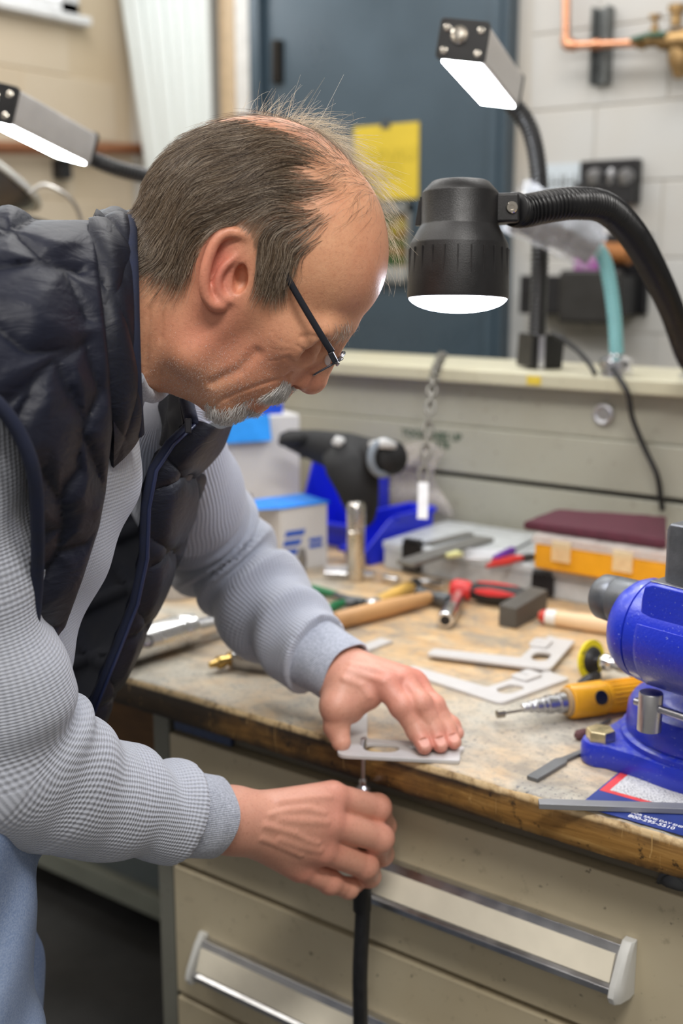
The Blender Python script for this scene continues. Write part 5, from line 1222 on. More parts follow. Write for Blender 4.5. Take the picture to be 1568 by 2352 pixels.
def arm_uv(p, s):
    """arc length along the arm, angle around it, distance to the axis"""
    pts, rs = ARM[s]; acc = 0.0; D_, U_, C_, S_, R_, Z_ = [], [], [], [], [], []
    ref = unit(FWD) if s == 'R' else unit(FWD * .7 - UP * .6)
    for i in range(len(pts) - 1):
        a = pts[i]; ba = pts[i + 1] - a; L_ = np.linalg.norm(ba); t = np.clip((p - a) @ ba / L_ ** 2, 0, 1); v_ = p - a - t[:, None] * ba; d = np.linalg.norm(v_, axis=1) - (rs[i] + (rs[i + 1] - rs[i]) * t)
        e1 = unit(ref - ba * (ref @ ba) / L_ ** 2); e2 = np.cross(ba / L_, e1); ln = np.linalg.norm(v_, axis=1) + 1e-9
        D_.append(d); U_.append(acc + t * L_); C_.append(-(v_ @ e1) / ln); S_.append((v_ @ e2) / ln); Z_.append((v_ @ UP) / ln); acc += L_
    D_ = np.array(D_); w_ = np.exp(-(D_ - D_.min(0)) / .010); w_ /= w_.sum(0); m_ = lambda x: (w_ * np.array(x)).sum(0)
    return m_(U_), np.arctan2(m_(S_), m_(C_)), m_(Z_)
def arm_sdf(p, s, grow=0.0):
    pts, rs = ARM[s]; return chain(p, pts, [r + grow for r in rs], .03)
def g1(x, c, w_): return np.exp(-((x - c) / w_) ** 2)
def sleeve_sdf(p, s):
    u, an, zu = arm_uv(p, s); d = arm_sdf(p, s); am = .25 + .75 * np.clip(.45 + .75 * zu, 0, 1) if s == 'R' else .75 + .25 * np.clip(zu, 0, 1)
    if s == 'R':
        for q, r in (((52, 1625, .985), .040), ((150, 1715, 1.03), .036), ((20, 1560, .96), .045)): d = smin(d, np.linalg.norm(p - P(*q), axis=1) - r, .03)
        fold = .0042 * g1(u, .34, .10) * np.sin(u * 95 + 2.2 * np.sin(an + .6)) + .0030 * g1(u, .50, .10) * np.sin(u * 105 + 2.6 * np.sin(an * 1.0 - .4)) + .0014 * g1(u, .575, .030) * np.sin(u * 190 + 1.5 * np.sin(an + 1)) + .0042 * g1(u, .12, .14) * np.sin(u * 60 - 2.5 * np.cos(an))
    else:
        fold = .0065 * g1(u, .30, .12) * np.sin(u * 100 + 2.4 * np.sin(an + 1.2)) + .0055 * g1(u, .44, .08) * np.sin(u * 85 + 2.4 * np.cos(an)) + .0012 * g1(u, .50, .03) * np.sin(u * 180 + 1.5 * np.sin(an))
    return d - fold * am
CUFFU = {}
for s in 'RL':
    pts = ARM[s][0]; CUFFU[s] = sum(np.linalg.norm(pts[i + 1] - pts[i]) for i in range(len(pts) - 1))
def shirt_sdf(p):
    d = torso_sdf(p) - .004
    wr_ = .0025 * np.sin(((p @ SA) * 30 + (p[:, 2]) * 70)); d = d - wr_
    d = smin(d, sleeve_sdf(p, 'R'), .03); d = smin(d, sleeve_sdf(p, 'L'), .03)
    for s in 'RL':
        pts, rs = ARM[s]; ax = unit(pts[-1] - pts[-2]); d = np.maximum(d, np.where(np.linalg.norm(p - pts[-1], axis=1) < .12, (p - pts[-1]) @ ax + .044, -1))
    return d
import time as _t; _t0 = _t.time()
feet = V(-.93, .66, 0)
man = thing('person', 'balding man with grey goatee and glasses in a navy quilted vest bending over the worktop', 'person', feet)
# ---- skin
SKINC = lin(208, 152, 122)
n = N('skin'); v = n.coord('Object'); red = n.attr('red'); scalp = n.attr('scalp'); lip = n.attr('lip'); f = n.noise(v, 60, 4, .6); f2 = n.noise(v, 900, 2, .6); f3 = n.noise(v, 14, 3)
c = n.mix(n.val(f, 0, .55, .35, .7), lin(214, 160, 124), lin(196, 136, 102)); c = n.mix(n.val(f3, 0, .35, .4, .7), c, lin(198, 130, 98))
c = n.mix(n.math('MULTIPLY', n.attr('hand'), .55), c, lin(212, 160, 144)); c = n.mix(n.math('MULTIPLY', red, .62), c, lin(206, 116, 102)); c = n.mix(n.math('MULTIPLY', scalp, .62), c, lin(120, 92, 68)); c = n.mix(n.math('MULTIPLY', lip, .7), c, lin(170, 92, 82)); c = n.mix(n.math('MULTIPLY', n.attr('nail'), .35), c, lin(228, 182, 164)); c = n.mix(n.val(n.noise(v, 330, 3, .7), 0, .30, .52, .70), c, lin(160, 100, 76))
n.set(Base_Color=c, Roughness=n.val(f2, .38, .52), Subsurface_Weight=.12, Subsurface_Radius=(.008, .003, .0015), Subsurface_Scale=.6, Specular_IOR_Level=.45)
hgt = n.math('ADD', n.math('MULTIPLY', f2, .6), n.noise(v, 260, 3, .6)); kn_ = n.attr('kn'); wr_ = n.math('SINE', n.math('ADD', n.math('MULTIPLY', n.attr('fu'), 2 * math.pi / .0026), n.math('MULTIPLY', n.noise(v, 180, 2), 5.0)))
hgt = n.math('ADD', hgt, n.math('MULTIPLY', n.math('MULTIPLY', wr_, kn_), .55)); n.bump(hgt, .32, .0010); SKIN = n.m
hl = from_head((215, 470, 0)) ; cs = np.array([from_head(q) for q in ((180, 250, -230), (180, 250, 230), (900, 250, 230), (900, 250, -230), (180, 1010, -230), (180, 1010, 230), (900, 1010, 230), (900, 1010, -230))])
vh, qh = iso(head_sdf, cs.min(0) - .01, cs.max(0) + .01, .0021)
hp = to_head(vh); keep = (hp[:, 0] > 205)
def sub(v_, q_, keep_):
    m = keep_[q_].all(1); q_ = q_[m]; use = np.unique(q_); mp = np.full(len(v_), -1); mp[use] = np.arange(len(use)); return v_[use], mp[q_], use
vh, qh, _u = sub(vh, qh, keep)
def gb(p, c, s): return np.exp(-(((p - np.asarray(c)) / np.asarray(s)) ** 2).sum(1))
hp = to_head(vh); ha = hp.copy(); ha[:, 2] = np.abs(ha[:, 2])
redh = 1.25 * gb(ha, (525, 615, 195), (60, 105, 45)) + .7 * gb(ha, (708, 872, 20), (45, 40, 50)) + .45 * gb(ha, (620, 810, 120), (120, 80, 80)) + .55 * gb(ha, (470, 760, 150), (110, 80, 80)) + .4 * gb(ha, (840, 640, 40), (60, 120, 120)) + .35 * gb(ha, (700, 300, 60), (180, 60, 150))
liph = gb(ha, (604, 938, 20), (26, 14, 46)) + .6 * gb(ha, (626, 918, 20), (26, 8, 46))
def inpoly(x, y, poly):
    poly = np.asarray(poly, float); ins = np.zeros(len(x), bool); j = len(poly) - 1
    for i in range(len(poly)):
        xi, yi = poly[i]; xj, yj = poly[j]
        m = ((yi > y) != (yj > y)) & (x < (xj - xi) * (y - yi) / (yj - yi + 1e-9) + xi); ins ^= m; j = i
    return ins
HAIRPOLY = [(250, 500), (300, 380), (400, 260), (560, 230), (690, 270), (748, 340), (775, 420), (770, 500), (735, 560), (690, 590), (668, 620), (662, 650), (640, 668), (618, 660), (600, 630), (596, 600), (575, 540), (545, 520), (510, 520), (480, 545), (462, 590), (440, 598), (400, 606), (340, 608), (318, 570)]
def hair_density(p):
    a = np.abs(p[:, 2]); ins = inpoly(p[:, 0], p[:, 1], HAIRPOLY).astype(float)
    t = np.clip((p[:, 0] - 470) / 160, 0, 1) * np.clip((500 - p[:, 1]) / 130, 0, 1)
    bald = np.clip((62 + 60 * t - a) / 36, 0, 1) * (p[:, 0] > 430)             # bald band along the top
    thin = 1 - .5 * np.clip((p[:, 0] - 650) / 120, 0, 1)
    ear = ((p[:, 0] - 522) / 68) ** 2 + ((p[:, 1] - 616) / 96) ** 2 < 1; edge = np.clip((785 - p[:, 0] + 30 * np.sin(p[:, 1] * .09)) / 130, .0, 1)
    return ins * (1 - .97 * bald) * thin * edge ** 1.3 * ~ear
def project(p):
    v_ = p - CAM; z = v_ @ FWD; return 784 + FPX * (v_ @ RIGHT) / z, 1176 - FPX * (v_ @ UP) / z, z
def frame_uv(p):                          # head coordinates to frame pixels of the near half, both halves alike
    q = p.copy(); q[:, 2] = np.abs(q[:, 2]); x, y, z = project(from_head(q)); return np.stack([x, y, p[:, 2]], 1)
hs = frame_uv(hp)
dens = hair_density(hs)
PARTS = [(vh, qh, dict(red=redh, scalp=np.clip(dens * 1.1, 0, 1), lip=np.clip(liph, 0, 1)))]
for fn, pts, knu in ((left_hand, np.concatenate([np.concatenate(list(LF.values())), LT_, [WL, WL + (EL - WL) * .45]]), LF), (right_hand, np.concatenate([np.concatenate(list(RF.values())), RT, [WR, WR + (ER - WR) * .45]]), RF)):
    a, b = iso(fn, pts.min(0) - .032, pts.max(0) + .032, .00135)
    r_ = np.zeros(len(a))
    for k in knu.values():
        for i, w_ in ((0, .75), (1, .6), (3, .75)): r_ += w_ * np.exp(-(np.linalg.norm(a - k[i], axis=1) / (.020 if i == 0 else .015)) ** 2)
    kn = np.zeros(len(a)); fu = np.zeros(len(a)); na = np.zeros(len(a))
    for k in knu.values():
        for i, rad in ((1, .0085), (2, .0065)):
            ax = unit(k[i + 1] - k[i - 1]); g_ = np.exp(-(np.linalg.norm(a - k[i], axis=1) / (rad * 1.7)) ** 2); m_ = g_ > kn; kn[m_] = g_[m_]; fu[m_] = ((a - k[i]) @ ax)[m_]
        if knu is LF:
            ax = unit(k[3] - k[2]); n_ = unit(V(0, 0, 1) * .8 - FWD * .45); n_ = unit(n_ - ax * (n_ @ ax)); q_ = (a - k[3]) @ np.stack([ax, np.cross(ax, n_), n_], 1)
            na = np.maximum(na, (np.abs(q_[:, 0] - .002) < .0074) * (np.abs(q_[:, 1]) < .0056) * (q_[:, 2] > .0035) * 1.0)
    PARTS.append((a, b, dict(red=np.clip(r_ + .18, 0, 1), scalp=0 * r_, lip=0 * r_, hand=1 + 0 * r_, kn=kn, fu=fu, nail=na)))
# hidden remainder of the body: trunk, arms and legs inside the clothes
HIPR, HIPL = P(-222, 1760, 1.0), P(-180, 1740, 1.18); KNR, KNL = HIPR + V(.045, .0, -.46), HIPL + V(.03, .02, -.45)
ANR, ANL = V(KNR[0] - .05, KNR[1], .09), V(KNL[0] - .05, KNL[1] + .02, .09)
def under(p):
    d = torso_sdf(p) + .016
    for s in 'RL':
        pts, rs = ARM[s]; d = smin(d, chain(p, pts[:-1] + [pts[-1] + unit(pts[-2] - pts[-1]) * .02], [min(r - .016, .045) for r in rs], .02), .03)
    for a, b, c_ in ((HIPR, KNR, ANR), (HIPL, KNL, ANL)): d = smin(d, chain(p, [a, b, c_], [.075, .052, .036], .02), .05)
    return d
bl = np.array(TC + ARM['R'][0] + ARM['L'][0] + [ANR, ANL]); a, b = iso(under, bl.min(0) - .22, bl.max(0) + .22, .011, 8); PARTS.append((a, b, dict(red=np.zeros(len(a)), scalp=np.zeros(len(a)), lip=np.zeros(len(a)))))
vv = np.concatenate([x[0] for x in PARTS]); o_ = np.cumsum([0] + [len(x[0]) for x in PARTS])
qq = np.concatenate([x[1] + o for x, o in zip(PARTS, o_)]); at = {k: np.concatenate([x[2].get(k, np.zeros(len(x[0]))) for x in PARTS]) for k in ('red', 'scalp', 'lip', 'kn', 'fu', 'nail', 'hand')}
body = link('body', np_mesh('body', vv, qq, at, feet), SKIN, man)
print('skin', len(vv), round(_t.time() - _t0, 1))

# ---- clothes
n = N('waffle_knit'); uu, va, cf = n.attr('uu'), n.attr('vv'), n.attr('cuff'); v = n.coord('Object')
wob = n.noise(v, 25, 3)
a = n.math('SINE', n.math('ADD', n.math('MULTIPLY', va, 2 * math.pi / .0038), n.math('MULTIPLY', wob, 3.0))); b = n.math('SINE', n.math('MULTIPLY', uu, 2 * math.pi / .0035))
wf = n.math('ADD', n.math('MULTIPLY', a, .55), n.math('MULTIPLY', b, .45))
fib = n.noise(v, 700, 3, .7); rib = n.math('SINE', n.math('MULTIPLY', va, 2 * math.pi / .0016))
hh_ = n.new('ShaderNodeMix'); n.link(cf, hh_.inputs[0]); n.link(wf, hh_.inputs[2]); n.link(n.math('MULTIPLY', rib, .25), hh_.inputs[3])
c = n.mix(n.val(hh_.outputs[0], .55, 0, -.9, .3), lin(186, 191, 203), lin(124, 128, 142)); c = n.mix(n.val(fib, 0, .45, .4, .65), c, lin(196, 198, 204))
n.set(Base_Color=c, Roughness=.85, Sheen_Weight=.25); n.bump(n.math('ADD', hh_.outputs[0], n.math('MULTIPLY', fib, .5)), .55, .0013); KNIT = n.m
lo = np.minimum(bl[:12].min(0), TC[4]) - .16; hi = bl[:-2].max(0) + .12; lo[2] = .80
vs0, qs0 = iso(shirt_sdf, lo, hi, .0042)
uR, aR, rR = arm_uv(vs0, 'R'); uL, aL, rL = arm_uv(vs0, 'L'); dR, dL, dT = arm_sdf(vs0, 'R'), arm_sdf(vs0, 'L'), torso_sdf(vs0)
uu_ = np.where(dR < dL, uR, uL); vv_ = np.where(dR < dL, aR * .047, aL * .047); tor = dT < np.minimum(dR, dL) - .004
uu_[tor] = vs0[tor][:, 2]; vv_[tor] = (vs0[tor] @ SA)
cuff = np.where(tor, .6, 0.0)
shirt = link('shirt', np_mesh('shirt', vs0, qs0, dict(uu=uu_, vv=vv_, cuff=cuff), feet), KNIT, man)
RIBK = N('rib_knit'); v = RIBK.coord('Object'); fb_ = RIBK.noise(v, 420, 3, .7); rv = RIBK.attr('vv'); rb = RIBK.math('SINE', RIBK.math('MULTIPLY', rv, 2 * math.pi / .0017))
RIBK.set(Base_Color=RIBK.mix(RIBK.val(fb_, 0, 1, .38, .64), lin(150, 155, 168), lin(188, 193, 204)), Roughness=.88, Sheen_Weight=.25); RIBK.bump(RIBK.math('ADD', RIBK.math('MULTIPLY', rb, .4), fb_), .4, .001)
for s_, r_e, tilt in (('R', .0405, .0), ('L', .0395, .0)):
    pts, rs = ARM[s_]; e_ = pts[-1]; ax = unit(pts[-1] - pts[-2]); f_ = frame(ax, FWD); prof = [(-.058, r_e - .006), (-.050, r_e + .0005), (-.041, r_e + .0005), (-.02, r_e), (.004, r_e - .0006), (.0066, r_e - .002), (.006, r_e - .0042), (.0, r_e - .005), (-.02, r_e - .0055)]
    an_ = np.linspace(0, 2 * np.pi, 64, endpoint=False); rg = []
    for t_, r_ in prof:
        wv_ = 1 + .035 * np.sin(3 * an_ + t_ * 60) + .02 * np.sin(5 * an_ - t_ * 90); rg.append(e_ + ax * t_ + r_ * wv_[:, None] * (np.cos(an_)[:, None] * f_[:, 1] * 1.04 + np.sin(an_)[:, None] * f_[:, 2] * .98))
    o_c = obj('cuff', G().loft(rg, True, False), RIBK.m, shirt, ang=1.2); o_c.data.attributes.new('vv', 'FLOAT', 'POINT').data.foreach_set('value', np.tile(an_ * .04, len(prof)).astype(np.float32))
print('shirt', len(vs0), round(_t.time() - _t0, 1))
# vest
SEAMS = [[(9, 931), (60, 890), (119, 829), (165, 806), (195, 787)], [(-40, 730), (0, 762), (60, 808), (110, 806), (165, 803)], [(-60, 625), (0, 615), (88, 601), (177, 624)], [(-40, 505), (31, 535), (88, 592), (146, 622), (195, 730)],
         [(-60, 560), (31, 526), (80, 502), (190, 489)], [(71, 880), (60, 915), (42, 951), (20, 1000)], [(128, 832), (150, 885), (172, 929), (195, 969), (181, 1035), (177, 1080), (150, 1115), (137, 1150)], [(226, 900), (195, 969)], [(190, 1000), (215, 1060), (239, 1125)],
         [(93, 1084), (137, 1150), (142, 1212), (130, 1265)], [(84, 1221), (142, 1212)], [(128, 1265), (195, 1248), (228, 1210)], [(60, 1455), (133, 1438), (165, 1420)], [(85, 1330), (120, 1290), (130, 1265)], [(-80, 690), (-40, 730)], [(195, 787), (210, 840), (226, 900)]]
gx, gy = np.meshgrid(np.arange(-320, 520, 3.0), np.arange(380, 1720, 3.0)); dm = np.full(gx.shape, 1e9)
for s_ in SEAMS:
    for (xa, ya), (xb, yb) in zip(s_[:-1], s_[1:]):
        bx, by = xb - xa, yb - ya; t = np.clip(((gx - xa) * bx + (gy - ya) * by) / (bx * bx + by * by), 0, 1); dm = np.minimum(dm, np.hypot(gx - xa - t * bx, gy - ya - t * by))
def seam_dist(p):
    x, y, z = project(p); i = np.clip(((y - 380) / 3).astype(int), 0, gx.shape[0] - 1); j = np.clip(((x + 320) / 3).astype(int), 0, gx.shape[1] - 1)
    return dm[i, j] * z / FPX, x, y
EDGE_Y = [480, 600, 730, 850, 985, 1062, 1130, 1210, 1330, 1440, 1515, 1600]; EDGE_X = [214, 224, 240, 252, 258, 250, 243, 228, 190, 150, 92, 20]
ARMH = np.array([(-420, 700), (-150, 850), (-20, 912), (40, 985), (78, 1080), (88, 1200), (86, 1350), (70, 1500), (55, 1600), (40, 1800), (-420, 1800)], float)
def vest_body(p):
    t = smin(torso_sdf(p), np.linalg.norm(p - P(-112, 930, .90), axis=1) - .066, .07)
    return smin(t, np.linalg.norm(p - P(-40, 800, .955), axis=1) - .07, .06)
def vest_sdf(p):
    t = vest_body(p); sd, x, y = seam_dist(p); s = (p - TC[1]) @ SA; near = 1 - np.clip((s - .0) / .06, 0, 1)
    puff = .0115 * (1 - np.exp(-sd / .014)); puff = puff + .0012 * np.sin(x * .04 + y * .03 + 2 * np.sin(y * .021)) * np.clip(sd / .02, 0, 1)
    puff = puff * near + .010 * (1 - near)
    d = np.maximum(t - .020 - puff, -(t - .010))
    ex = np.interp(y, EDGE_Y, EDGE_X); zz = .00039
    k_ = np.clip(s / .06, 0, 1); exf = np.interp(y, [480, 620, 800], [214, 214, 60]); d = smax(d, (x - (ex * (1 - k_) + exf * k_)) * zz, .005)
    arm = inpoly(x, y, ARMH) & (s < -.02); d = np.where(arm, np.maximum(d, .004), d)
    hem = (1515 - 1515) ; d = smax(d, (y - 1540 - np.clip(-x, 0, 400) * .1) * zz, .004)
    d = np.maximum(d, np.where(s < .0, -caps(p, RS, ARM['R'][0][1], .063, .061), -1))
    return d
def on_vest(px, py, off=0.0): return P(px, py, hit(px, py, lambda p: vest_body(p) - .031, off=off))
n = N('vest_nylon'); v = n.coord('Object'); f = n.noise(v, 5, 3); cr = n.noise(n.coord('Object', (1, 1, 2.5)), 24, 4, .55, 1.5); sdm = n.attr('seam')
c = n.mix(n.val(f, 0, 1, .35, .7), lin(17, 21, 38), lin(26, 28, 41))
st = n.math('MULTIPLY', n.val(sdm, 1, 0, .0010, .0030), n.val(n.noise(v, 500, 1), .3, 1, .4, .6)); c = n.mix(n.math('MULTIPLY', st, .7), c, (.006, .007, .012))
n.set(Base_Color=c, Roughness=.52, Sheen_Weight=.0, Specular_IOR_Level=.34); n.bump(cr, .40, .004); NYLON = n.m
LINING = mat('vest_lining', lin(14, 17, 28), .95, 0, .2, 30); TRIM = mat('vest_trim', lin(22, 29, 52), .85, 0, .2, 80, bump=.3, bscale=600)
vl0 = np.array(TC[:4] + [RS]); vv0, qv0 = iso(vest_sdf, vl0.min(0) - V(.20, .20, .23), vl0.max(0) + V(.20, .26, .20), .0031)
sd_, x_, y_ = seam_dist(vv0)
vest = link('vest', np_mesh('vest', vv0, qv0, dict(seam=sd_), feet), NYLON, man)
print('vest', len(vv0), round(_t.time() - _t0, 1))
def spline_grid(rows, m, n_):
    a = np.array([smoothpath(r, 200) for r in rows]); l = []
    for r in a: l.append(resample_n(r, n_))
    a = np.array(l); out = np.array([resample_n(smoothpath(a[:, j], 200), m) for j in range(n_)]).transpose(1, 0, 2); return out
def resample_n(pts, k):
    l = np.r_[0, np.cumsum(np.linalg.norm(np.diff(pts, axis=0), axis=1))]; t = np.linspace(0, l[-1], k); return np.stack([np.interp(t, l, pts[:, i]) for i in range(3)], 1)
def grid_normals(g_):
    du = np.gradient(g_, axis=0); dv = np.gradient(g_, axis=1); c_ = np.cross(du, dv); return c_ / (np.linalg.norm(c_, axis=2, keepdims=True) + 1e-12)
def sheet(name, g_, thick, mo, mi, parent, flip=False, ang=0):
    """closed sheet: outer face material mo, inner face mi"""
    nn = grid_normals(g_) * (-1 if flip else 1); m, k = g_.shape[:2]; G_ = G(); outer = g_ + nn * thick / 2; inner = g_ - nn * thick / 2
    ring = lambda a: np.concatenate([a[0, :], a[1:, -1], a[-1, -2::-1], a[-2:0:-1, 0]])
    G_.grid(outer); nf = len(G_.f); G_.grid(inner); nf2 = len(G_.f)
    ro, ri = ring(outer), ring(inner); mid = (ro + ri) / 2 + 0; b0 = G_.n; K = len(ro)
    G_.add(np.concatenate([ro, ri]), [(i, (i + 1) % K, K + (i + 1) % K, K + i) for i in range(K)])
    me = raw_mesh(name, np.concatenate(G_.v), G_.f, ROOTPOS[parent]); me.materials.append(mo); me.materials.append(mi)
    mi_ = np.zeros(len(me.polygons), np.int32); mi_[nf:nf2] = 1; me.polygons.foreach_set('material_index', mi_)
    b = bmesh.new(); b.from_mesh(me); bmesh.ops.remove_doubles(b, verts=b.verts, dist=1e-5); bmesh.ops.recalc_face_normals(b, faces=b.faces); b.to_mesh(me); b.free()
    smooth_mesh(me, 1.0); o = bpy.data.objects.new(name, me); COL.objects.link(o); o.parent = parent; ROOTPOS[o] = ROOTPOS[parent]; return o
# far front panel hanging open
zipl = [(434, 972, 1.135), (385, 1018, 1.125), (346, 1078, 1.12), (329, 1165, 1.13), (325, 1280, 1.15), (303, 1385, 1.17), (254, 1510, 1.19), (196, 1652, 1.21)]
cont = [(508, 962, 1.25), (486, 1015, 1.26), (452, 1082, 1.27), (430, 1160, 1.29), (388, 1275, 1.30), (345, 1375, 1.30), (290, 1490, 1.30), (207, 1662, 1.30)]
rows = []
for (zx, zy, zz), (cx, cy, cz) in zip(zipl, cont):
    rows.append([P(zx, zy, zz), P(zx + (cx - zx) * .55, zy + (cy - zy) * .5, zz + (cz - zz) * .32 - .012), P(cx - 2, cy, cz), P(cx - 45, cy + 4, cz + .07), P(cx - 170, cy - 8, cz + .115), P(cx - 330, cy - 20, cz + .11)])
gp = spline_grid(rows, 110, 96); nn = grid_normals(gp)
xx, yy, zz_ = [a.reshape(gp.shape[:2]) for a in project(gp.reshape(-1, 3))]
ii, jj = np.meshgrid(np.linspace(0, 1, 110), np.linspace(0, 1, 96), indexing='ij')
w1 = np.abs(((ii * 4.2 + .30 * np.sin(jj * 9)) % 1) - .5) * 2; w2 = np.abs(((ii * 4.2 + .5 - .30 * np.sin(jj * 9)) % 1) - .5) * 2
q_ = np.minimum(1 - w1, 1 - w2); puff = .010 * (1 - np.exp(-q_ / .16)); puff *= np.clip(jj / .05, 0, 1)
sgn = 1 if (nn[55, 20] @ (CAM - gp[55, 20])) > 0 else -1
gp2 = gp + nn * sgn * puff[..., None]
sheet('front_panel', gp2, .012, NYLON, LINING, vest, flip=(sgn < 0))
obj('zip_tape', G().tube([P(a + 3, b, c_ - .006) for a, b, c_ in zipl], .0042, 8), TRIM, vest, ang=0)
obj('zip_teeth', G().tube([P(a + 13, b + 3, c_ - .007) for a, b, c_ in zipl], .0022, 6), mat('zip_navy', lin(40, 48, 80), .35), vest, ang=0)
obj('zip_pull', G().box(P(432, 978, 1.118), (.006, .004, .014), frame(RIGHT, UP)), mat('zip_metal', (.06, .06, .07), .4, .8), vest, bevel=.001)
# collar
topl = [(310, 994, 1.01), (306, 930, .985), (302, 840, .968), (299, 740, .962), (297, 640, .972), (294, 550, 1.0), (298, 506, 1.05), (330, 520, 1.12), (395, 680, 1.175), (412, 860, 1.17), (436, 970, 1.13)]
midl = [(288, 1028, 1.0), (280, 950, .962), (268, 840, .942), (258, 730, .936), (252, 620, .952), (250, 535, .99), (262, 505, 1.05), (305, 522, 1.14), (372, 690, 1.20), (392, 880, 1.195), (405, 1000, 1.15)]
basl = [(250, 1066, .995), (244, 960, .955), (228, 830, .932), (212, 710, .930), (204, 600, .95), (208, 520, .99), (224, 506, 1.05), (272, 522, 1.15), (350, 700, 1.22), (372, 900, 1.21), (375, 1030, 1.16)]
gc = spline_grid([[P(*q) for q in r] for r in (basl, midl, topl)], 26, 150); nn = grid_normals(gc); sgn = 1 if (nn[13, 45] @ (CAM - gc[13, 45])) > 0 else -1
ii, jj = np.meshgrid(np.linspace(0, 1, 26), np.linspace(0, 1, 150), indexing='ij')
qd = np.minimum(np.abs(((jj * 5.5 + ii * .9) % 1) - .5), np.abs(((jj * 5.5 - ii * .7 + .5) % 1) - .5)) * 2
puff = (.0045 * (1 - np.exp(-qd / .3)) * np.clip((1 - ii) / .25, 0, 1) + .0012 * np.sin(ii * 9 + jj * 20)) * np.clip(jj / .06, 0, 1)
sheet('collar', gc + nn * sgn * puff[..., None], .012, NYLON, LINING, vest, flip=(sgn < 0))
obj('collar_trim', G().tube(smoothpath([P(q[0] + 4, q[1], q[2] - .004) for q in topl], 120), .0068, 10), TRIM, vest, ang=0)
obj('armhole_trim', G().tube(smoothpath([on_vest(a, b) for a, b in ((-150, 850), (-84, 884), (-20, 914), (38, 985), (76, 1080), (86, 1200), (84, 1350), (68, 1500), (56, 1560))], 80), .0055, 10), TRIM, vest, ang=0)
# crew neck of the shirt at the throat
obj('neckband', G().tube(smoothpath([P(312, 868, 1.005), P(330, 900, 1.04), P(356, 908, 1.09), P(385, 885, 1.15)], 40), .007, 12), RIBK.m, shirt, ang=0)
# jeans and shoes
def jeans_sdf(p):
    d = squash(p, 1.3, TC[4]); d = caps(d, TC[4] + V(0, 0, .06), TC[4] + V(0, 0, -.04), .125, .13)
    for a, b, c_ in ((HIPR, KNR, ANR), (HIPL, KNL, ANL)):
        q = chain(p, [a, b, c_ + V(0, 0, -.02)], [.098, .076, .066], .03); q = q - .004 * np.sin(p[:, 2] * 48 + 6 * np.sin((p[:, 0] + p[:, 1]) * 14)); d = smin(d, q, .03)
    return np.maximum(np.maximum(d, p[:, 2] - (TC[4][2] + .10)), .03 - p[:, 2])
n = N('denim'); v = n.coord('Object'); f = n.noise(v, 7, 4); fd = n.noise(v, 600, 2)
n.set(Base_Color=n.mix(n.val(fd, 0, .5, .35, .65), n.mix(n.val(f, 0, 1, .35, .68), lin(96, 118, 156), lin(128, 146, 178)), lin(160, 174, 198)), Roughness=.85); n.bump(fd, .3, .001); DENIM = n.m
jb = np.array([HIPR, HIPL, KNR, KNL, ANR, ANL, TC[4] + V(0, 0, .1)]); a, b = iso(jeans_sdf, jb.min(0) - V(.24, .24, .1), jb.max(0) + V(.24, .24, .06), .0075); link('jeans', np_mesh('jeans', a, b, None, feet), DENIM, man)
for A_ in (ANR, ANL):
    def shoe(p, A_=A_): return np.maximum(smin(elli(p, A_ + V(.075, -.01, -.055), (.135, .050, .05)), caps(p, A_ + V(-.02, 0, .03), A_ + V(-.02, 0, -.04), .046, .05), .03), .002 - p[:, 2])
    a, b = iso(shoe, A_ - V(.15, .12, .12), A_ + V(.25, .12, .10), .006); link('shoe', np_mesh('shoe', a, b, None, feet), mat('shoe_leather', (.03, .022, .016), .5), man)
print('clothes', round(_t.time() - _t0, 1))
# ------------------------------------------------------------------ hair, beard, brows
def hair_mat(name, cols, rough=.35):
    n = N(name); hi_ = n.new('ShaderNodeHairInfo'); c = n.ramp(hi_.outputs['Random'], [(i / max(1, len(cols) - 1), q) for i, q in enumerate(cols)])
    n.set(Base_Color=c, Roughness=rough, Specular_IOR_Level=.5, Sheen_Weight=.1)
    return n.m
def curves_obj(name, pts, r0, r1, m, parent):
    """pts (count, steps, 3) in world"""
    k, st = pts.shape[:2]; hc = bpy.data.hair_curves.new(name); hc.add_curves([st] * k)
    hc.position_data.foreach_set('vector', (pts - ROOTPOS[parent]).astype(np.float32).ravel())
    rad = np.tile(np.linspace(r0, r1, st, dtype=np.float32), k)
    at_ = hc.attributes.get('radius') or hc.attributes.new('radius', 'FLOAT', 'POINT'); at_.data.foreach_set('value', rad)
    hc.materials.append(m); o = bpy.data.objects.new(name, hc); COL.objects.link(o); o.parent = parent; ROOTPOS[o] = ROOTPOS[parent]; o['kind'] = 'stuff'; return o
FLOW = np.array([(745, 360, -.85, .35), (600, 340, -.88, .42), (450, 420, -.78, .62), (350, 480, -.62, .78), (300, 540, -.35, .93), (380, 560, -.55, .83), (560, 470, -.98, .15), (470, 500, -.9, .42), (680, 480, -.97, .02), (730, 440, -.85, .2), (700, 560, -.7, .45), (606, 560, -.12, .99), (610, 600, .0, 1), (630, 620, -.1, .99), (650, 640, -.3, .92), (620, 560, -.4, .9), (420, 580, -.5, .85), (760, 470, -.75, .25), (300, 420, -.7, .7)], float)
def flow_uv(q, F=FLOW):
    d2 = (q[:, None, 0] - F[None, :, 0]) ** 2 + (q[:, None, 1] - F[None, :, 1]) ** 2; w_ = 1 / (d2 + 900) ** 1.5
    f = (w_[..., None] * F[None, :, 2:]).sum(1); return f / (np.linalg.norm(f, axis=1)[:, None] + 1e-9)
rng = np.random.default_rng(11)
fa, fb, fc = vh[qh[:, 0]], vh[qh[:, 1]], vh[qh[:, 2]]; fd_ = vh[qh[:, 3]]
farea = np.linalg.norm(np.cross(fb - fa, fc - fa), axis=1)
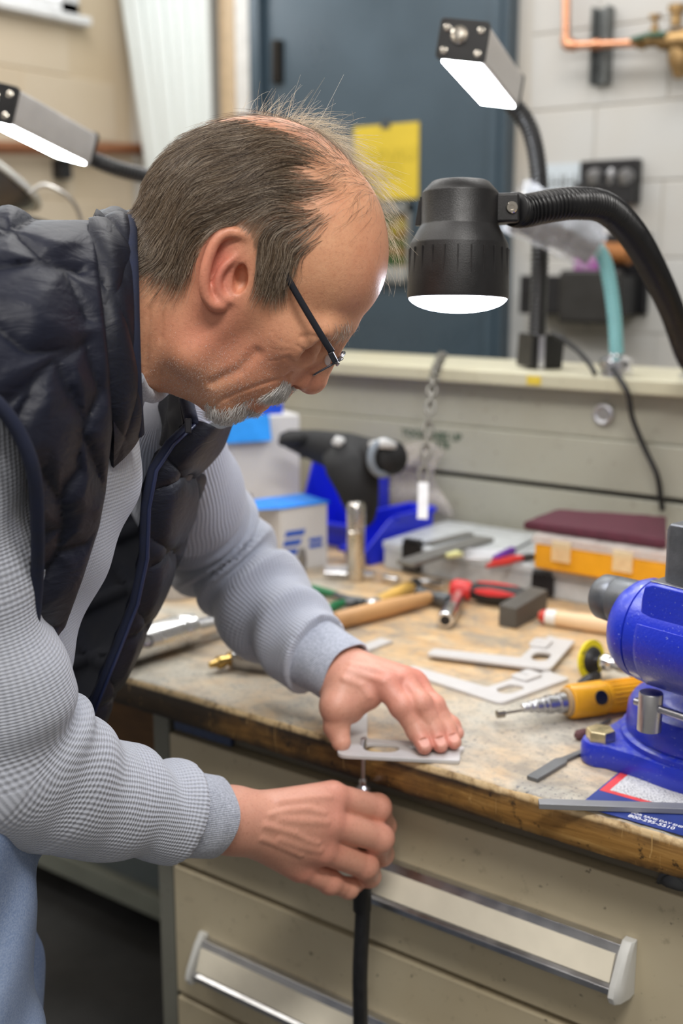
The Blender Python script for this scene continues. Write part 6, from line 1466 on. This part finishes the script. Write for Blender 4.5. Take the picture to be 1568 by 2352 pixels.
def roots(k, dens_v):
    w_ = dens_v[qh].mean(1) * farea; i = rng.choice(len(qh), k, p=w_ / w_.sum()); a, b = rng.random((2, k, 1))
    return (fa[i] * (1 - a) + fb[i] * a) * (1 - b) + (fd_[i] * (1 - a) + fc[i] * a) * b
def swirl(p, f, s): return np.stack([np.sin(p[:, 1] * f + 1.3 * np.sin(p[:, 2] * f * 1.7 + s)), np.sin(p[:, 2] * f * 1.1 + 2.1 + 1.2 * np.sin(p[:, 0] * f + s)), np.sin(p[:, 0] * f * .9 + .7 + s)], 1)
def grow(r, length, steps, lift0, lift1, flow=None, jitter=.25, clump=.3, gravity=0.0, extra=None):
    k = len(r); pts = [r]; p = r.copy(); L_ = length[:, None] / (steps - 1); jit = rng.normal(0, jitter, (k, 3)); fr = rng.random((k, 1))
    for s_ in range(1, steps):
        q = frame_uv(to_head(p)); nn = normals_of(head_sdf, p); f = flow_uv(q, FLOW if flow is None else flow)
        d = f[:, :1] * HU + f[:, 1:2] * HV
        if extra is not None: d = d + extra
        d = d + jit * .6 + swirl(p, 130, 0) * clump + rng.normal(0, jitter * .25, (k, 3)); d = d - nn * (d * nn).sum(1)[:, None]; d /= np.linalg.norm(d, axis=1)[:, None] + 1e-9
        t = s_ / (steps - 1); tgt = lift0 + (lift1 - lift0) * t
        p = p + d * L_ + V(0, 0, -gravity) * L_ * t
        sd = head_sdf(p); p = p + nn * ((tgt[:, None] if hasattr(tgt, '__len__') else tgt) - sd[:, None]) * .8; pts.append(p)
    return np.stack(pts, 1)
HAIRM = hair_mat('hair_brown_grey', [(.026, .015, .008), (.062, .037, .020), (.12, .076, .042), (.22, .155, .095), (.48, .40, .31)])
dn = dens * np.where(hp[:, 2] > -30, 1.0, .22)
K = 17000; r = roots(K, dn); ln_ = rng.uniform(.026, .052, K); ln_ *= np.where(to_head(r)[:, 1] > 590, .45, 1.0)
hair = grow(r, ln_, 7, .0004, rng.uniform(.0015, .0075, K), jitter=.16, clump=.22)
hq_ = frame_uv(to_head(hair.reshape(-1, 3))).reshape(hair.shape); bad = ((((hq_[..., 0] - 522) / 64) ** 2 + ((hq_[..., 1] - 615) / 92) ** 2 < 1) & (np.abs(hq_[..., 2]) > 90))[:, 1:].any(1); hair = hair[~bad]
curves_obj('hair', hair, .00013, .00005, HAIRM, man)
# fly-away strands on the far side of the crown, lamp glow from behind painted in as pale colour
HAIRLIT = hair_mat('hair_lamplit', [(.42, .34, .22), (.62, .54, .40), (.75, .70, .60)], .3)
top = gb(hp, (720, 360, -95), (150, 110, 55)) * (hp[:, 2] < -25) * (hp[:, 1] < 560) * (hp[:, 0] > 600)
FL2 = np.array([(600, 290, .75, -.3), (700, 300, .9, .35), (780, 360, .75, .65), (840, 450, .5, .86), (870, 520, .3, .95)], float)
K = 1100; r = roots(K, top); w1_ = grow(r, rng.uniform(.03, .075, K), 8, .002, rng.uniform(.006, .024, K), flow=FL2, jitter=.28, clump=.3, extra=HW * .0)
t2 = gb(hp, (660, 300, -40), (90, 40, 60)) * (hp[:, 2] < 20); K = 130; r = roots(K, t2); d0 = normals_of(head_sdf, r) + rng.normal(0, .28, (K, 3)) + HU * .15; d0 /= np.linalg.norm(d0, axis=1)[:, None]
ln2 = rng.uniform(.012, .036, K) ** 1.0; bend = rng.normal(0, .22, (K, 3)) + HU * .2
w2_ = np.stack([r + d0 * ln2[:, None] * t + bend * ln2[:, None] * t * t for t in np.linspace(0, 1, 8)], 1)
K = 330; r = roots(K, top * (hp[:, 1] > 300)); w3_ = grow(r, rng.uniform(.03, .06, K), 8, .004, rng.uniform(.018, .034, K), flow=FL2, jitter=.45, clump=.5)
curves_obj('flyaway_hair', np.concatenate([w1_, w2_, w3_]), .00012, .00005, HAIRLIT, man)
# thin combed strands over the bald front
thin = gb(hp, (740, 400, 70), (90, 80, 60)) * (hp[:, 2] > 0); K = 420; r = roots(K, thin)
curves_obj('thin_hair', grow(r, rng.uniform(.02, .045, K), 6, .0004, rng.uniform(.001, .004, K), jitter=.25, clump=.3), .00008, .00004, HAIRM, man)
WHITEH = hair_mat('beard_white', [(.36, .32, .28), (.66, .64, .61), (.84, .83, .81)], .4)
GOAT = [(468, 925), (486, 902), (520, 893), (552, 894), (588, 898), (592, 908), (560, 928), (582, 942), (606, 952), (590, 975), (530, 985), (486, 972)]
MUST = [(560, 905), (572, 888), (600, 875), (640, 872), (668, 880), (668, 902), (640, 920), (612, 912), (590, 908), (574, 918)]
ax_ = np.abs(hp[:, 2])
gm = inpoly(hs[:, 0], hs[:, 1], GOAT) * (ax_ < 84) * 1.0; mm_ = inpoly(hs[:, 0], hs[:, 1], MUST) * (ax_ < 82) * 1.0
FG = np.array([(500, 920, -.55, .8), (560, 960, -.35, .9), (530, 930, -.6, .75), (590, 960, -.1, .95)], float)
FM = np.array([(660, 885, -.35, .85), (620, 890, -.55, .75), (580, 895, -.85, .45)], float)
K = 1900; r = roots(K, gm * np.where(hp[:, 2] > -20, 1, .4)); g_ = grow(r, rng.uniform(.007, .014, K), 5, .0003, rng.uniform(.002, .0055, K), flow=FG, jitter=.4, clump=.3)
K = 1500; r = roots(K, mm_ * np.where(hp[:, 2] > -20, 1, .5)); m_ = grow(r, rng.uniform(.006, .011, K), 5, .0003, rng.uniform(.0015, .004, K), flow=FM, jitter=.35, clump=.3)
curves_obj('goatee', g_, .00014, .00006, WHITEH, man); curves_obj('moustache', m_, .00014, .00006, WHITEH, man)
st_ = (gb(ha, (520, 850, 100), (110, 70, 80)) + .6 * gb(ha, (440, 860, 90), (70, 60, 80))) * (hp[:, 0] < 660); K = 3000; r = roots(K, st_ * (hp[:, 2] > -20)); curves_obj('stubble', grow(r, rng.uniform(.0005, .0011, K), 3, .0001, .0006, flow=FG, jitter=.5, clump=.2), .00005, .00004, WHITEH, man)
eb = gb(ha, (784, 752, 70), (30, 18, 40)); K = 230; r = roots(K, eb); FE = np.array([(780, 750, .25, .95)], float)
curves_obj('eyebrow', grow(r, rng.uniform(.006, .012, K), 5, .0003, rng.uniform(.001, .004, K), flow=FE, jitter=.5, clump=.3), .00010, .00004, hair_mat('brow_hair', [(.10, .07, .05), (.30, .25, .2), (.55, .5, .45)]), man)
# ------------------------------------------------------------------ glasses
gl = thing('glasses', 'rimless reading glasses with dark temples resting low on his nose', 'glasses', from_head((700, 760, 0)))
gl.parent = man; gl.location = ROOTPOS[gl] - ROOTPOS[man]
for k_ in ('label', 'category'): del gl[k_]
TEMP = mat('temple_dark', (.020, .022, .030), .28, .3, .1); GMET = mat('glasses_metal', (.35, .34, .36), .18, 1.0, .1)
for s_ in (1, -1):
    W_ = lambda q: from_head(fs(q) * np.array([1, 1, s_]))
    pt = smoothpath([W_(q) for q in ((556, 560, 178), (590, 564, 182), (616, 572, 186), (636, 596, 186), (690, 690, 180), (738, 770, 168), (762, 808, 158))], 50)
    obj('temple', G().tube(pt, np.interp(np.linspace(0, 1, len(pt)), [0, .2, .6, 1], [.0016, .0022, .0030, .0031]), 10, flat=.55, up=HW), TEMP, gl, ang=0)
    h_ = obj('hinge', G().box(W_((764, 818, 154)), (.010, .005, .008), frame(W_((772, 836, 150)) - W_((756, 806, 156)), HW)), TEMP, gl, bevel=.0008)
    obj('end_piece', G().tube([W_(q) for q in ((766, 824, 154), (776, 834, 146), (774, 836, 128))], .0016, 8), GMET, gl, ang=0)
    ce = np.array([752, 842, 82.0]); dv = np.array([.87, -.49, 0]); lo_ = []
    for i in range(36):
        a = 2 * np.pi * i / 36; x_, y_ = np.cos(a), np.sin(a); rr = (abs(x_) ** 3 + abs(y_) ** 3) ** (-1 / 3)
        lo_.append(ce + dv * 40 * rr * y_ + np.array([0, 0, 62 * rr * x_]))
    lo_ = np.array([W_(q) for q in lo_]); nrm = unit(np.cross(lo_[9] - lo_[0], lo_[20] - lo_[0]))
    if 'lens_glass' not in MATS:
        n = N('lens_glass'); n.set(Base_Color=(.9, .93, .95), Roughness=.03, Alpha=.10, Specular_IOR_Level=.9); MATS['lens_glass'] = n.m
    le = obj('lens', G().loft([lo_ - nrm * .0008, lo_ + nrm * .0008]), MATS['lens_glass'], gl, ang=.5)
    obj('lens_edge', G().tube(np.concatenate([lo_, lo_[:1]]), .0010, 6, caps=False), mat('lens_edge', (.10, .10, .12), .15, .6), gl, ang=0)
    obj('nose_pad', G().sph(W_((752, 826, 30)), (.0022, .0042, .0050), 10, 8), glassy('pad_clear', (.8, .8, .8), .5, .2), gl)
obj('bridge', G().tube(smoothpath([from_head(q) for q in ((772, 826, 24), (782, 818, 10), (784, 816, 0), (782, 818, -10), (772, 826, -24))], 20), .0013, 8), GMET, gl, ang=0)
# ------------------------------------------------------------------ upright air file in the right hand
af = thing('air_file', 'upright air file with a thin rod through the bracket slot, held in the right hand', 'air tool', TOOL + V(0, 0, -.3))
q0 = TOOL + V(0, 0, .014); dn_ = unit(V(.0, -.01, -1))
obj('rod', G().lathe([(0, .0012), (.001, .0034), (.018, .0036), (.022, .0024), (.058, .0024)], q0, dn_, 16), STEEL, af)
obj('collet', G().lathe([(.050, .0022), (.0505, .0042), (.053, .0050), (.058, .0046), (.060, .0072), (.061, .0092), (.067, .0094), (.069, .0080)], q0, dn_, 24), STEEL, af)
obj('body', G().lathe([(.068, .0078), (.070, .0095), (.090, .0098), (.094, .0112), (.17, .0112), (.18, .0098), (.19, .0095)], q0, dn_, 24), mat('tool_bronze', (.16, .13, .10), .35, .8, .15), af)
hp_ = smoothpath([q0 + dn_ * .185, q0 + dn_ * .22 + V(.001, 0, 0), q0 + dn_ * .30 + V(-.002, 0, 0), q0 + dn_ * .40 + V(-.002, .002, 0), q0 + dn_ * .55 + V(0, -.01, 0), q0 + dn_ * .75 + V(-.02, -.03, 0), V(TOOL[0] - .08, TOOL[1] - .1, .012), V(TOOL[0] - .4, TOOL[1] - .35, .012)], 80)
obj('hose', G().tube(hp_, .0092, 14), mat('hose_black', (.012, .012, .013), .5, 0, .3, 90, bump=.15), af, ang=0)
obj('hose_sleeve', G().lathe([(.18, .0096), (.182, .0112), (.215, .0108), (.217, .0094)], q0, dn_, 20), BLACKRUB, af)
print('detail', round(_t.time() - _t0, 1))
